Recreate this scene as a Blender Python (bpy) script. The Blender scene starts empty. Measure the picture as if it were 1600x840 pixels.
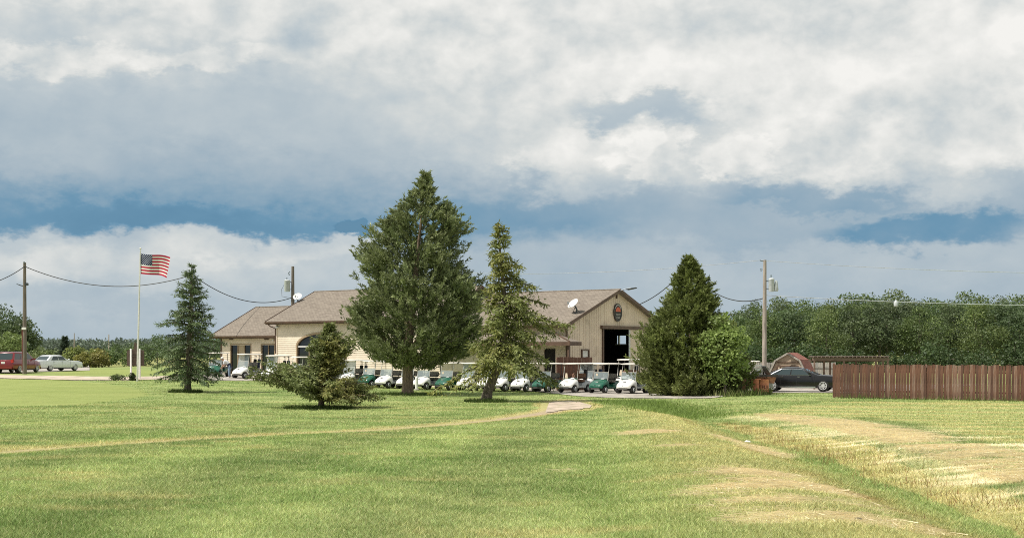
import bpy, bmesh, math, random
import numpy as np
from mathutils import Vector, Matrix

sc = bpy.context.scene
R = math.radians
rnd = random.Random(7)

# ------------------------------------------------------------------ camera, sun, sky, exposure
F, CX, HY, CZ = 2222.2, 800.0, 552.0, 2.6          # focal length and horizon in photo pixels, eye height
cam_d = bpy.data.cameras.new('camera')
cam = bpy.data.objects.new('camera', cam_d)
sc.collection.objects.link(cam)
cam.location = (0, 0, CZ)
cam.rotation_euler = (R(90), 0, 0)
cam_d.sensor_width = 36.0
cam_d.lens = 50.0
cam_d.shift_y = (HY - 420.0) / 1600.0
cam_d.clip_start = 0.5
cam_d.clip_end = 20000
sc.camera = cam

SUN_AZ = Vector((-0.93, -0.36))                     # towards the sun, in plan
SUN_EL = R(56)
_s = Vector((SUN_AZ.x, SUN_AZ.y, 0)).normalized() * math.cos(SUN_EL) + Vector((0, 0, math.sin(SUN_EL)))
sun_d = bpy.data.lights.new('sun', 'SUN')
sun_d.energy = 4.8
sun_d.angle = R(0.55)
sun_d.color = (1.0, 0.945, 0.86)
sun = bpy.data.objects.new('sun', sun_d)
sun.rotation_euler = (-_s).to_track_quat('-Z', 'Y').to_euler()
sun.location = (-40, -20, 60)
sc.collection.objects.link(sun)

sc.view_settings.view_transform = 'Standard'
sc.view_settings.look = 'None'
sc.view_settings.exposure = 0.0
sc.view_settings.gamma = 1.0
sc.render.engine = 'CYCLES'
sc.cycles.use_denoising = False
sc.cycles.use_adaptive_sampling = False
sc.cycles.filter_width = 1.0
sc.cycles.max_bounces = 6
sc.cycles.diffuse_bounces = 3
sc.cycles.glossy_bounces = 3
sc.cycles.transmission_bounces = 4
sc.cycles.transparent_max_bounces = 6


def lin(r, g, b):
    f = lambda c: c / 12.92 if c <= 0.04045 else ((c + 0.055) / 1.055) ** 2.4
    return (f(r / 255), f(g / 255), f(b / 255), 1.0)


class Nodes:
    """small wrapper to write node maths as expressions"""
    def __init__(self, nt):
        self.nt = nt

    def new(self, t, **kw):
        n = self.nt.nodes.new(t)
        for k, v in kw.items():
            setattr(n, k, v)
        return n

    def put(self, sock, v):
        if isinstance(v, bpy.types.NodeSocket):
            self.nt.links.new(v, sock)
        else:
            sock.default_value = v

    def m(self, op, *a, clamp=False):
        n = self.new('ShaderNodeMath', operation=op, use_clamp=clamp)
        for i, v in enumerate(a):
            self.put(n.inputs[i], v)
        return n.outputs[0]

    def vm(self, op, *a):
        n = self.new('ShaderNodeVectorMath', operation=op)
        for i, v in enumerate(a):
            self.put(n.inputs[i], v)
        return n.outputs[0]

    def scale(self, v, s):
        n = self.new('ShaderNodeVectorMath', operation='SCALE')
        self.put(n.inputs[0], v)
        self.put(n.inputs['Scale'], s)
        return n.outputs[0]

    def sstep(self, x, lo, hi, a=0.0, b=1.0):
        n = self.new('ShaderNodeMapRange', interpolation_type='SMOOTHSTEP')
        for i, v in enumerate((x, lo, hi, a, b)):
            self.put(n.inputs[i], v)
        return n.outputs[0]

    def noise(self, vec, scale, detail=5.0, rough=0.55, dist=0.0):
        n = self.new('ShaderNodeTexNoise')
        self.put(n.inputs['Vector'], vec)
        n.inputs['Scale'].default_value = scale
        n.inputs['Detail'].default_value = detail
        n.inputs['Roughness'].default_value = rough
        n.inputs['Distortion'].default_value = dist
        return n.outputs['Fac']

    def ramp(self, fac, stops, interp='LINEAR'):
        n = self.new('ShaderNodeValToRGB')
        n.color_ramp.interpolation = interp
        el = n.color_ramp.elements
        while len(el) < len(stops):
            el.new(0.5)
        for e, (p, c) in zip(el, stops):
            e.position = p
            e.color = c
        self.put(n.inputs[0], fac)
        return n.outputs[0]

    def mix(self, fac, a, b, mode='MIX'):
        n = self.new('ShaderNodeMix', data_type='RGBA', blend_type=mode)
        self.put(n.inputs['Factor'], fac)
        self.put(n.inputs[6], a)
        self.put(n.inputs[7], b)
        return n.outputs[2]


def build_world():
    w = bpy.data.worlds.new('World')
    sc.world = w
    w.use_nodes = True
    nt = w.node_tree
    nt.nodes.clear()
    N = Nodes(nt)
    out = N.new('ShaderNodeOutputWorld')
    bg = N.new('ShaderNodeBackground')
    nt.links.new(bg.outputs[0], out.inputs[0])
    sky = N.new('ShaderNodeTexSky', sky_type='NISHITA')
    sky.sun_disc = False
    sky.sun_elevation = SUN_EL
    sky.sun_rotation = math.atan2(SUN_AZ.x, SUN_AZ.y)
    sky.altitude = 200
    sky.air_density = 1.0
    sky.dust_density = 1.5
    sky.ozone_density = 1.5
    tc = N.new('ShaderNodeTexCoord')
    d = tc.outputs['Generated']
    sx = N.new('ShaderNodeSeparateXYZ')
    nt.links.new(d, sx.inputs[0])
    az = N.m('MULTIPLY', N.m('ARCTAN2', sx.outputs[0], sx.outputs[1]), 180 / math.pi)
    el = N.m('MULTIPLY', N.m('ARCSINE', sx.outputs[2]), 180 / math.pi)
    # cloud space: the direction, flattened so that clouds lie in layers
    flat = N.vm('MULTIPLY', d, (1.0, 1.0, 1.9))
    w1 = N.m('SUBTRACT', N.noise(flat, 7.0, 6, 0.58), 0.5)
    w2 = N.m('SUBTRACT', N.noise(N.vm('ADD', flat, (3.1, 1.7, 5.2)), 9.0, 6, 0.58), 0.5)
    w3 = N.m('SUBTRACT', N.noise(N.vm('ADD', flat, (8.1, 2.7, 1.2)), 38.0, 5, 0.6), 0.5)
    w4 = N.m('SUBTRACT', N.noise(N.vm('ADD', flat, (5.1, 7.7, 3.2)), 110.0, 4, 0.6), 0.5)
    azw = N.m('ADD', az, N.m('ADD', N.m('MULTIPLY', w1, 7.0), N.m('ADD', N.m('MULTIPLY', w3, 2.2), N.m('MULTIPLY', w4, .9))))
    elw = N.m('ADD', el, N.m('ADD', N.m('MULTIPLY', w2, 2.6), N.m('ADD', N.m('MULTIPLY', w3, 1.5), N.m('MULTIPLY', w4, .7))))
    def profile(rows):
        """whiteness of the cloud against height, rows read off the photograph"""
        st = []
        for py, t in reversed(rows):
            st.append((max(0.0, math.degrees(math.atan((HY - py) / F)) / 40.0), (t, t, t, 1)))
        st += [(.42, (.86, .86, .86, 1)), (.65, (.78, .78, .78, 1)), (1.0, (.72, .72, .72, 1))]
        return N.ramp(N.m('DIVIDE', elw, 40.0, clamp=True), st)
    p_l = profile([(0, .84), (70, .78), (120, .62), (160, .52), (225, .46), (270, .38), (300, .28), (325, .19), (360, .14), (375, .52), (400, .58), (460, .53), (545, .48)])
    p_m = profile([(0, .86), (90, .82), (160, .74), (215, .64), (255, .57), (290, .40), (318, .22), (350, .20), (385, .44), (430, .46), (480, .42), (545, .44)])
    p_r = profile([(0, .81), (100, .82), (200, .80), (255, .78), (288, .62), (305, .46), (340, .40), (372, .40), (392, .50), (430, .50), (470, .46), (545, .44)])
    T = N.mix(N.sstep(sx.outputs[0], -.15, -.03), p_l, p_m)
    T = N.mix(N.sstep(sx.outputs[0], .0, .14), T, p_r)

    def blob(px, py, rx, ry, amp, soft=0.3, crisp=False):
        """a bank of cloud (or a gap) at a direction, given as it stands in the photograph"""
        nonlocal T
        a0 = math.degrees(math.atan((px - CX) / F))
        e0 = math.degrees(math.atan((HY - py) / F * math.cos(math.radians(a0))))
        ra, re = rx * 0.0258, ry * 0.0258
        dx = N.m('DIVIDE', N.m('SUBTRACT', azw, a0), ra)
        dy = N.m('DIVIDE', N.m('SUBTRACT', elw, e0), re)
        r = N.m('SQRT', N.m('ADD', N.m('MULTIPLY', dx, dx), N.m('MULTIPLY', dy, dy)))
        T = N.m('ADD', T, N.sstep(r, soft, 1.0, amp, 0.0))

    #     px    py    rx   ry   amp  soft
    blob(60, 25, 190, 50, -.16, .2)
    blob(90, 88, 190, 30, .16, .4)
    blob(290, 92, 150, 24, .16, .4)
    blob(60, 250, 120, 60, .07, .3)
    blob(350, 205, 240, 60, .04, .2)
    blob(250, 335, 330, 34, -.10, .3)
    blob(985, 178, 150, 40, -.27, .3)
    blob(1090, 200, 60, 28, -.12, .4)
    blob(1010, 235, 90, 62, .14, .70)
    blob(890, 255, 110, 66, .10, .65)
    blob(985, 212, 46, 34, .12, .7)
    blob(1175, 250, 80, 52, .16, .65)
    blob(1310, 225, 150, 60, .08, .6)
    blob(1240, 120, 200, 90, .06, .5)
    blob(1450, 100, 160, 120, -.06, .2)
    blob(1450, 355, 190, 32, -.26, .45)
    blob(1290, 312, 190, 24, -.14, .4)
    blob(1490, 302, 120, 22, .12, .4)
    blob(420, 385, 180, 30, .08, .5)
    blob(525, 354, 32, 26, -.34, .6)
    blob(560, 360, 40, 30, .18, .4)
    blob(80, 410, 150, 40, .08, .4)
    blob(120, 470, 240, 26, -.06, .3)
    blob(300, 425, 200, 40, .05, .3)
    blob(1180, 345, 90, 120, -.03, .1)
    # billows: relief of a cloud noise, brighter on the side towards the sun
    q = N.vm('MULTIPLY', d, (1.0, 1.0, 1.35))

    def billow(off):
        v = N.vm('ADD', q, off)
        a = N.noise(v, 6.5, 7, 0.50)
        b = N.noise(N.vm('ADD', v, (2.3, 4.4, 1.1)), 20.0, 6, 0.52)
        fold = N.m('SUBTRACT', 1.0, N.m('ABSOLUTE', N.m('MULTIPLY', N.m('SUBTRACT', b, 0.5), 2.6)))
        return N.m('ADD', N.m('MULTIPLY', a, 1.0), N.m('MULTIPLY', fold, 0.26))
    rel = N.m('SUBTRACT', billow((0, 0, 0)), billow((-0.014, 0, 0.026)))
    amp = N.sstep(T, 0.45, 0.85, 0.22, 1.15)
    T = N.m('ADD', T, N.m('MULTIPLY', rel, N.m('MULTIPLY', amp, 1.12)))
    T = N.m('ADD', T, N.m('MULTIPLY', N.m('SUBTRACT', N.noise(flat, 16.0, 6, 0.55), 0.5), 0.11))
    col = N.ramp(N.m('ADD', T, 0.0, clamp=True), [
        (0.00, lin(86, 134, 166)), (0.14, lin(108, 150, 178)), (0.28, lin(141, 168, 187)),
        (0.42, lin(166, 183, 195)), (0.56, lin(188, 199, 205)), (0.70, lin(209, 214, 214)),
        (0.84, lin(228, 229, 226)), (1.0, lin(244, 243, 239))])
    gap = N.scale(sky.outputs[0], 0.10)
    cover = N.sstep(T, -0.12, 0.22, 0.85, 1.0)
    nt.links.new(N.mix(cover, gap, col), bg.inputs[0])
    bg.inputs[1].default_value = 1.0


build_world()

# ------------------------------------------------------------------ materials
MATS = {}


def mat(name, col, rough=0.6, metal=0.0, var=0.12, scale=6.0, bump=0.0, bscale=60.0, spec=0.4, dirt=None, stretch=(1, 1, 1), coat=0.0):
    if name in MATS:
        return MATS[name]
    m = bpy.data.materials.new(name)
    m.use_nodes = True
    nt = m.node_tree
    N = Nodes(nt)
    b = nt.nodes['Principled BSDF']
    tc = N.new('ShaderNodeTexCoord').outputs['Object']
    p = N.vm('MULTIPLY', tc, stretch)
    n = N.noise(p, scale, 6, 0.6)
    lo = tuple(max(0, c * (1 - 2 * var)) for c in col[:3]) + (1,)
    hi = tuple(min(1, c * (1 + 2 * var)) for c in col[:3]) + (1,)
    c = N.mix(N.sstep(n, 0.25, 0.75), lo, hi)
    if dirt:
        dcol, amount, dscale = dirt
        k = N.sstep(N.noise(p, dscale, 7, 0.65), 0.62 - 0.25 * amount, 0.75, 0.0, 0.9)
        c = N.mix(k, c, tuple(dcol[:3]) + (1,))
    nt.links.new(c, b.inputs['Base Color'])
    b.inputs['Roughness'].default_value = rough
    b.inputs['Metallic'].default_value = metal
    b.inputs['Specular IOR Level'].default_value = spec
    if coat:
        b.inputs['Coat Weight'].default_value = coat
        b.inputs['Coat Roughness'].default_value = 0.05
    if bump:
        bn = N.new('ShaderNodeBump')
        bn.inputs['Strength'].default_value = bump
        bn.inputs['Distance'].default_value = 0.02
        nt.links.new(N.noise(p, bscale, 4, 0.6), bn.inputs['Height'])
        nt.links.new(bn.outputs[0], b.inputs['Normal'])
    MATS[name] = m
    return m


def attr_mat(name, rough=0.7, transl=0.0, spec=0.25, noise=None, bump=None):
    """colour comes from the 'Col' attribute of the thing itself"""
    m = bpy.data.materials.new(name)
    m.use_nodes = True
    nt = m.node_tree
    N = Nodes(nt)
    b = nt.nodes['Principled BSDF']
    a = N.new('ShaderNodeAttribute', attribute_name='Col').outputs['Color']
    tc = N.new('ShaderNodeTexCoord').outputs['Object']
    if noise:
        for sca, amt in noise:
            k = N.noise(tc, sca, 5, 0.65)
            g = N.m('ADD', N.m('MULTIPLY', N.m('SUBTRACT', k, 0.5), 2 * amt), 1.0)
            a = N.scale(a, g)
    nt.links.new(a, b.inputs['Base Color'])
    b.inputs['Roughness'].default_value = rough
    b.inputs['Specular IOR Level'].default_value = spec
    if bump:
        bn = N.new('ShaderNodeBump')
        bn.inputs['Strength'].default_value = bump[1]
        bn.inputs['Distance'].default_value = 0.05
        nt.links.new(N.noise(tc, bump[0], 6, 0.7), bn.inputs['Height'])
        nt.links.new(bn.outputs[0], b.inputs['Normal'])
    if transl:
        tr = N.new('ShaderNodeBsdfTranslucent')
        nt.links.new(a, tr.inputs[0])
        mx = N.new('ShaderNodeMixShader')
        mx.inputs[0].default_value = transl
        nt.links.new(b.outputs[0], mx.inputs[1])
        nt.links.new(tr.outputs[0], mx.inputs[2])
        nt.links.new(mx.outputs[0], nt.nodes['Material Output'].inputs[0])
    MATS[name] = m
    return m


def glass_mat(name, col=(.02, .03, .035), rough=0.06, clear=0.0):
    m = bpy.data.materials.new(name)
    m.use_nodes = True
    nt = m.node_tree
    N = Nodes(nt)
    b = nt.nodes['Principled BSDF']
    b.inputs['Base Color'].default_value = tuple(col) + (1,)
    b.inputs['Roughness'].default_value = rough
    b.inputs['Specular IOR Level'].default_value = 0.6
    if clear:
        t = N.new('ShaderNodeBsdfTransparent')
        t.inputs[0].default_value = (.9, .95, .95, 1)
        mx = N.new('ShaderNodeMixShader')
        mx.inputs[0].default_value = clear
        nt.links.new(b.outputs[0], mx.inputs[1])
        nt.links.new(t.outputs[0], mx.inputs[2])
        nt.links.new(mx.outputs[0], nt.nodes['Material Output'].inputs[0])
    MATS[name] = m
    return m


M_needle = attr_mat('needle_foliage', 0.55, 0.25, 0.35)
M_leaf = attr_mat('leaf_foliage', 0.5, 0.32, 0.4)
M_grass = attr_mat('grass_blades', 0.6, 0.3, 0.25)
M_turf = attr_mat('turf', 0.9, 0.0, 0.1, noise=[(2.2, .22), (9.0, .30), (45.0, .35)], bump=(14.0, 0.9))
M_bark = mat('bark', (.21, .155, .115), .9, var=.3, scale=5, bump=.8, bscale=22, stretch=(3, 3, .5))
M_bark_grey = mat('bark_grey', (.15, .125, .10), .9, var=.3, scale=6, bump=.6, bscale=20, stretch=(3, 3, .5))

# ------------------------------------------------------------------ noise in numpy


def _hash(ix, iy, seed):
    h = (ix.astype(np.int64) * 374761393 + iy.astype(np.int64) * 668265263 + seed * 1442695041) & 0xFFFFFFFF
    h = ((h ^ (h >> 13)) * 1274126177) & 0xFFFFFFFF
    return ((h ^ (h >> 16)) & 0xFFFF) / 65535.0


def vnoise(x, y, seed=0):
    x = np.asarray(x, float); y = np.asarray(y, float)
    ix = np.floor(x); iy = np.floor(y)
    fx = x - ix; fy = y - iy
    fx = fx * fx * (3 - 2 * fx); fy = fy * fy * (3 - 2 * fy)
    a = _hash(ix, iy, seed); b = _hash(ix + 1, iy, seed)
    c = _hash(ix, iy + 1, seed); d = _hash(ix + 1, iy + 1, seed)
    return (a + (b - a) * fx) * (1 - fy) + (c + (d - c) * fx) * fy


def fbm(x, y, seed=0, oct=4):
    s = 0; a = .5; t = 0
    for i in range(oct):
        s = s + a * vnoise(np.asarray(x) * 2 ** i, np.asarray(y) * 2 ** i, seed + i * 17)
        t += a; a *= .55
    return s / t


def smooth(a, b, x):
    t = np.clip((np.asarray(x, float) - a) / (b - a), 0, 1)
    return t * t * (3 - 2 * t)


# ------------------------------------------------------------------ terrain heights
def z_base(x, y):
    x = np.asarray(x, float); y = np.asarray(y, float)
    z = 0.1 + 0.95 * (1 - smooth(9, 64, y))
    z = z + 0.85 * smooth(4, 24, -x) * smooth(62, 128, y)
    z = z + 0.14 * smooth(8, 15, x) * smooth(60, 77, y) * (1 - smooth(110, 140, y))
    return z


def hit(px, py):
    """ground point seen at a photo pixel"""
    k = (px - CX) / F
    s = (py - HY) / F
    lo, hi = 8.0, 900.0
    for y in np.linspace(8, 400, 1600):
        if CZ - s * y <= float(z_base(k * y, y)):
            hi = y
            break
    lo = hi - 0.3
    for _ in range(30):
        mid = (lo + hi) / 2
        if CZ - s * mid <= float(z_base(k * mid, mid)):
            hi = mid
        else:
            lo = mid
    return Vector((k * hi, hi, float(z_base(k * hi, hi))))


def line(pts):
    return np.array([hit(*p)[:2] for p in pts])


def P(px, py, Y):
    return Vector(((px - CX) / F * Y, Y, CZ - (py - HY) / F * Y))


def dist_line(x, y, pl):
    """distance to a polyline, signed side and run along it"""
    best = np.full(np.shape(x), 1e9); side = np.zeros(np.shape(x)); run = np.zeros(np.shape(x))
    acc = 0
    for (ax, ay), (bx, by) in zip(pl[:-1], pl[1:]):
        dx, dy = bx - ax, by - ay
        L = math.hypot(dx, dy)
        t = np.clip(((x - ax) * dx + (y - ay) * dy) / (L * L), 0, 1)
        d = np.hypot(x - ax - t * dx, y - ay - t * dy)
        s = ((x - ax) * dy - (y - ay) * dx) / L
        k = d < best
        best = np.where(k, d, best); side = np.where(k, s, side); run = np.where(k, acc + t * L, run)
        acc += L
    return best, side, run


def inside(x, y, poly):
    r = np.zeros(np.shape(x), bool)
    n = len(poly)
    for i in range(n):
        ax, ay = poly[i]; bx, by = poly[(i + 1) % n]
        c = (ay > y) != (by > y)
        with np.errstate(divide='ignore', invalid='ignore'):
            xi = (bx - ax) * (y - ay) / (by - ay + 1e-12) + ax
        r ^= c & (x < xi)
    return r


SWALE = line([(985, 626), (1040, 637), (1100, 650), (1165, 672), (1240, 697), (1320, 722), (1420, 757), (1520, 790), (1640, 835)])
PATH = line([(-120, 712), (0, 705), (150, 694), (300, 684), (450, 677), (560, 672), (680, 663), (780, 654), (845, 645), (880, 637)])
WIN1 = line([(1180, 646), (1260, 650), (1340, 658), (1430, 671), (1520, 691), (1600, 707), (1720, 735), (1720, 785), (1600, 748), (1540, 732), (1470, 712), (1390, 690), (1300, 668), (1220, 655)])
WIN2 = line([(1120, 652), (1200, 660), (1290, 676), (1370, 697), (1450, 720), (1560, 750), (1700, 790), (1700, 850), (1600, 800), (1500, 768), (1420, 740), (1330, 712), (1240, 690), (1170, 670)])
GAP1 = line([(1340, 652), (1420, 666), (1500, 684), (1600, 702)])
FAR_R = line([(1140, 648), (1280, 628), (1500, 626), (1760, 630), (1760, 720), (1600, 702), (1450, 668), (1300, 650)])
PATCH = [line(p) for p in (
    [(1090, 772), (1180, 763), (1300, 758), (1325, 768), (1250, 774), (1160, 781), (1100, 784)],
    [(1095, 760), (1160, 744), (1230, 740), (1270, 750), (1180, 756)],
    [(1110, 804), (1190, 795), (1250, 793), (1245, 800), (1170, 808)],
    [(1160, 818), (1235, 812), (1230, 826), (1170, 828)],
    [(1190, 790), (1260, 784), (1255, 790), (1200, 794)],
    [(1330, 790), (1360, 783), (1400, 786), (1375, 793)],
    [(1300, 815), (1380, 806), (1440, 816), (1400, 829), (1310, 828)],
    [(1450, 808), (1500, 806), (1525, 816), (1480, 822)],
    [(1555, 826), (1600, 822), (1640, 834), (1580, 836)],
    [(905, 735), (930, 731), (955, 734), (950, 738), (915, 739)],
    [(970, 680), (1010, 677), (1060, 681), (1010, 685)],
    [(1110, 678), (1180, 684), (1250, 703), (1235, 707), (1170, 692)],
    [(1030, 704), (1090, 701), (1070, 706)])]
CART_EDGE = line([(830, 652), (872, 643), (915, 642), (945, 637), (915, 623), (890, 623.5), (866, 624.5), (838, 630)])
GREEN_L = line([(-200, 596), (0, 592), (120, 594), (210, 604), (230, 618), (120, 632), (-200, 638)])
GREEN_B = line([(60, 583), (120, 577), (200, 576), (262, 579), (250, 586), (150, 587)])


def z_ground(x, y):
    x = np.asarray(x, float); y = np.asarray(y, float)
    z = z_base(x, y)
    d, s, run = dist_line(x, y, SWALE)
    # s > 0 lies on the camera's right of the swale
    w = np.where(s > 0, 0.9, 1.9)
    fade = smooth(0, 10, run)
    z = z - 0.22 * np.exp(-(d / w) ** 2) * fade + 0.10 * np.exp(-((d - 2.2) / 1.1) ** 2) * (s > 0) * fade
    z = z + 0.05 * (fbm(x * .22, y * .22, 3, 3) - .5) * smooth(100, 60, y)
    d, s, run = dist_line(x, y, PATH)
    z = z - 0.05 * np.exp(-(d / .55) ** 2)
    return z


def zg(x, y):
    return float(z_ground(np.array([x]), np.array([y]))[0])


def on(px, py):
    p = hit(px, py)
    return Vector((p.x, p.y, zg(p.x, p.y)))


def lerp3(a, b, t):
    return a + (b - a) * t[..., None]


def wisps(x, y):
    """where the mower dropped dry clippings: thin streaks across the slope left of the swale"""
    wx = x + .7 * (fbm(x * 1.1, y * 1.3, 61, 3) - .5); wy = y + .8 * (fbm(x * .8, y * 1.7, 67, 3) - .5)
    pm = np.zeros(np.shape(x))
    for p in PATCH:
        for ox, oy in ((0, 0), (.12, .16), (-.12, -.16), (.3, -.1), (-.3, .1)):
            pm = pm + inside(wx + ox, wy + oy, p) / 5.0
    pm = np.clip(pm, 0, 1)
    d, s, run = dist_line(x, y, SWALE)
    zone = smooth(2.0, 4.5, x) * smooth(46, 30, y) * smooth(.4, 1.6, d) * (s < 0) * smooth(9.5, 6.5, x - .12 * y)
    n1 = fbm(x * .50 + .25 * y, y * 1.9 - .15 * x, 401, 5)
    n2 = fbm(x * .42 + .12 * y, y * 2.4 - .1 * x, 409, 4)
    streak = smooth(.545, .585, n1 * .35 + n2 * .65) * zone
    return np.clip(1.15 * np.maximum(pm * smooth(.455, .50, n1 * .3 + n2 * .7), streak * .8), 0, 1)


def ground_color(x, y, fine=True):
    """albedo of the turf: mown green, lighter stripes, straw left by the mower, bare strips"""
    x = np.asarray(x, float); y = np.asarray(y, float)
    g1 = np.array((.172, .240, .070)); g2 = np.array((.315, .365, .140)); g3 = np.array((.100, .168, .048))
    straw = np.array((.78, .665, .42)); dry = np.array((.44, .385, .175)); soil = np.array((.34, .26, .16))
    gx = x + 1.2 * (fbm(x * .3, y * .3, 21, 3) - .5); gy = y + 2.2 * (fbm(x * .3, y * .3, 33, 3) - .5)
    a = fbm(x * .16, y * .30, 5, 4)
    b = fbm(x * .9, y * .55, 9, 4)
    c = fbm(x * 3.1, y * 2.2, 13, 3)
    k = np.clip(.44 + 1.3 * (a - .5) + 1.7 * (b - .5) + 1.1 * (c - .5), 0, 1)
    col = lerp3(g1, g2, k)
    # mower passes run away from the eye and slightly to the left, and across near the trees
    st = np.sin((x - .05 * y) * 1.75 + 1.6 * a) * smooth(64, 40, y)
    col = col * (1 + .12 * st)[..., None]
    st2 = np.sin(y * 1.05 + .08 * x + 2.5 * fbm(x * .06, y * .06, 41, 2)) * smooth(34, 44, y)
    col = lerp3(col, np.broadcast_to(g2 * 1.05, col.shape), np.clip(st2, 0, 1) * .45)
    dk = smooth(.60, .76, fbm(x * .35, y * .25, 77, 4))
    col = lerp3(col, np.broadcast_to(g3, col.shape), dk * .32)
    dl = smooth(.58, .78, fbm(x * .5, y * .8, 91, 4)) * (1 - smooth(60, 85, y) * .5)
    col = lerp3(col, np.broadcast_to(dry, col.shape), dl * .50)
    nz = fbm(x * 1.6, y * 1.1, 55, 4) - .5
    # the rough beyond the swale
    m = inside(gx, gy, FAR_R).astype(float)
    bands = np.clip(.5 + .5 * np.sin(gy * 1.5 + .5 * gx + 3 * a) + nz, 0, 1)
    col = lerp3(col, lerp3(np.broadcast_to(g2, col.shape), np.broadcast_to(dry * 1.12, col.shape), bands), m * .75)
    d, s, run = dist_line(x, y, SWALE)
    bank = np.exp(-((d - 1.6) / 1.5) ** 2) * (s > 0) * smooth(6, 16, run)
    m2 = np.clip(inside(gx, gy, WIN2) * 1.0 + bank * .7, 0, 1)
    col = lerp3(col, np.broadcast_to(dry * 1.2, col.shape), np.clip(m2 * (.78 + 1.0 * nz), 0, 1))
    red = .7 * np.exp(-((d - .65) / .40) ** 2) * (s > 0) * smooth(9, 18, run)
    col = lerp3(col, np.broadcast_to(np.array((.27, .16, .06)), col.shape), np.clip(red * (.5 + 2.4 * nz), 0, .8))
    deep = np.exp(-(d / .8) ** 2) * smooth(4, 12, run)
    col = lerp3(col, np.broadcast_to(np.array((.16, .20, .05)), col.shape), deep * .22)
    lush = np.exp(-(d / 2.0) ** 2) * smooth(13, 6, run)
    col = lerp3(col, np.broadcast_to(np.array((.125, .185, .042)), col.shape), lush * .5)
    m1 = np.zeros(x.shape)
    for ox, oy in ((0, 0), (.5, .6), (-.5, -.6), (.9, -.4), (-.9, .5)):
        m1 = m1 + inside(gx + ox, gy + oy, WIN1) / 5.0
    stw = fbm(x * .55 + y * .2, y * 2.6, 303, 4) - .5
    col = lerp3(col, np.broadcast_to(straw, col.shape), np.clip(m1 * (.84 + 1.1 * nz + 2.6 * stw), 0, 1))
    dg, _, _ = dist_line(gx, gy, GAP1)
    col = lerp3(col, np.broadcast_to(g1 * .9, col.shape), np.exp(-(dg / .55) ** 2) * .8)
    pm = wisps(x, y)
    col = lerp3(col, np.broadcast_to(straw * 1.05, col.shape), np.clip(pm * (1.0 + .8 * nz), 0, 1))
    # smooth greens
    for poly, amt in ((GREEN_L, .7), (GREEN_B, .8)):
        mg = inside(gx, gy, poly).astype(float)
        col = lerp3(col, np.broadcast_to(np.array((.27, .31, .095)), col.shape), mg * amt)
    # worn piece where the path meets the lot
    mc = inside(x + .8 * (fbm(x * .9, y * .9, 611, 3) - .5), y + 3.5 * (fbm(x * .7, y * .5, 617, 3) - .5), CART_EDGE).astype(float)
    col = lerp3(col, np.broadcast_to(dry * 1.05, col.shape), mc * (.75 + nz))
    # trodden dirt path with its dry verges
    d, s, run = dist_line(x, y, PATH)
    dn = d + .35 * (fbm(x * 1.8, y * 1.8, 71, 3) - .5)
    wd = .34 + .22 * smooth(24, 40, run)
    col = lerp3(col, np.broadcast_to(dry * 1.05, col.shape), (1 - smooth(wd, wd + .75, dn)) * .85)
    bare = (1 - smooth(wd * .5, wd, dn)) * np.clip(.55 + .5 * smooth(22, 38, run) + 1.4 * nz, 0, 1)
    col = lerp3(col, np.broadcast_to(np.array((.42, .33, .22)), col.shape), bare)
    # open country past the lots
    far = smooth(150, 210, y)
    col = lerp3(col, np.broadcast_to(np.array((.27, .26, .10)), col.shape), far * .8)
    return np.clip(col, .01, .9)

# ------------------------------------------------------------------ mesh helpers
COL = sc.collection


def link(o, parent=None):
    COL.objects.link(o)
    if parent is not None:
        o.parent = parent
    return o


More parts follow.
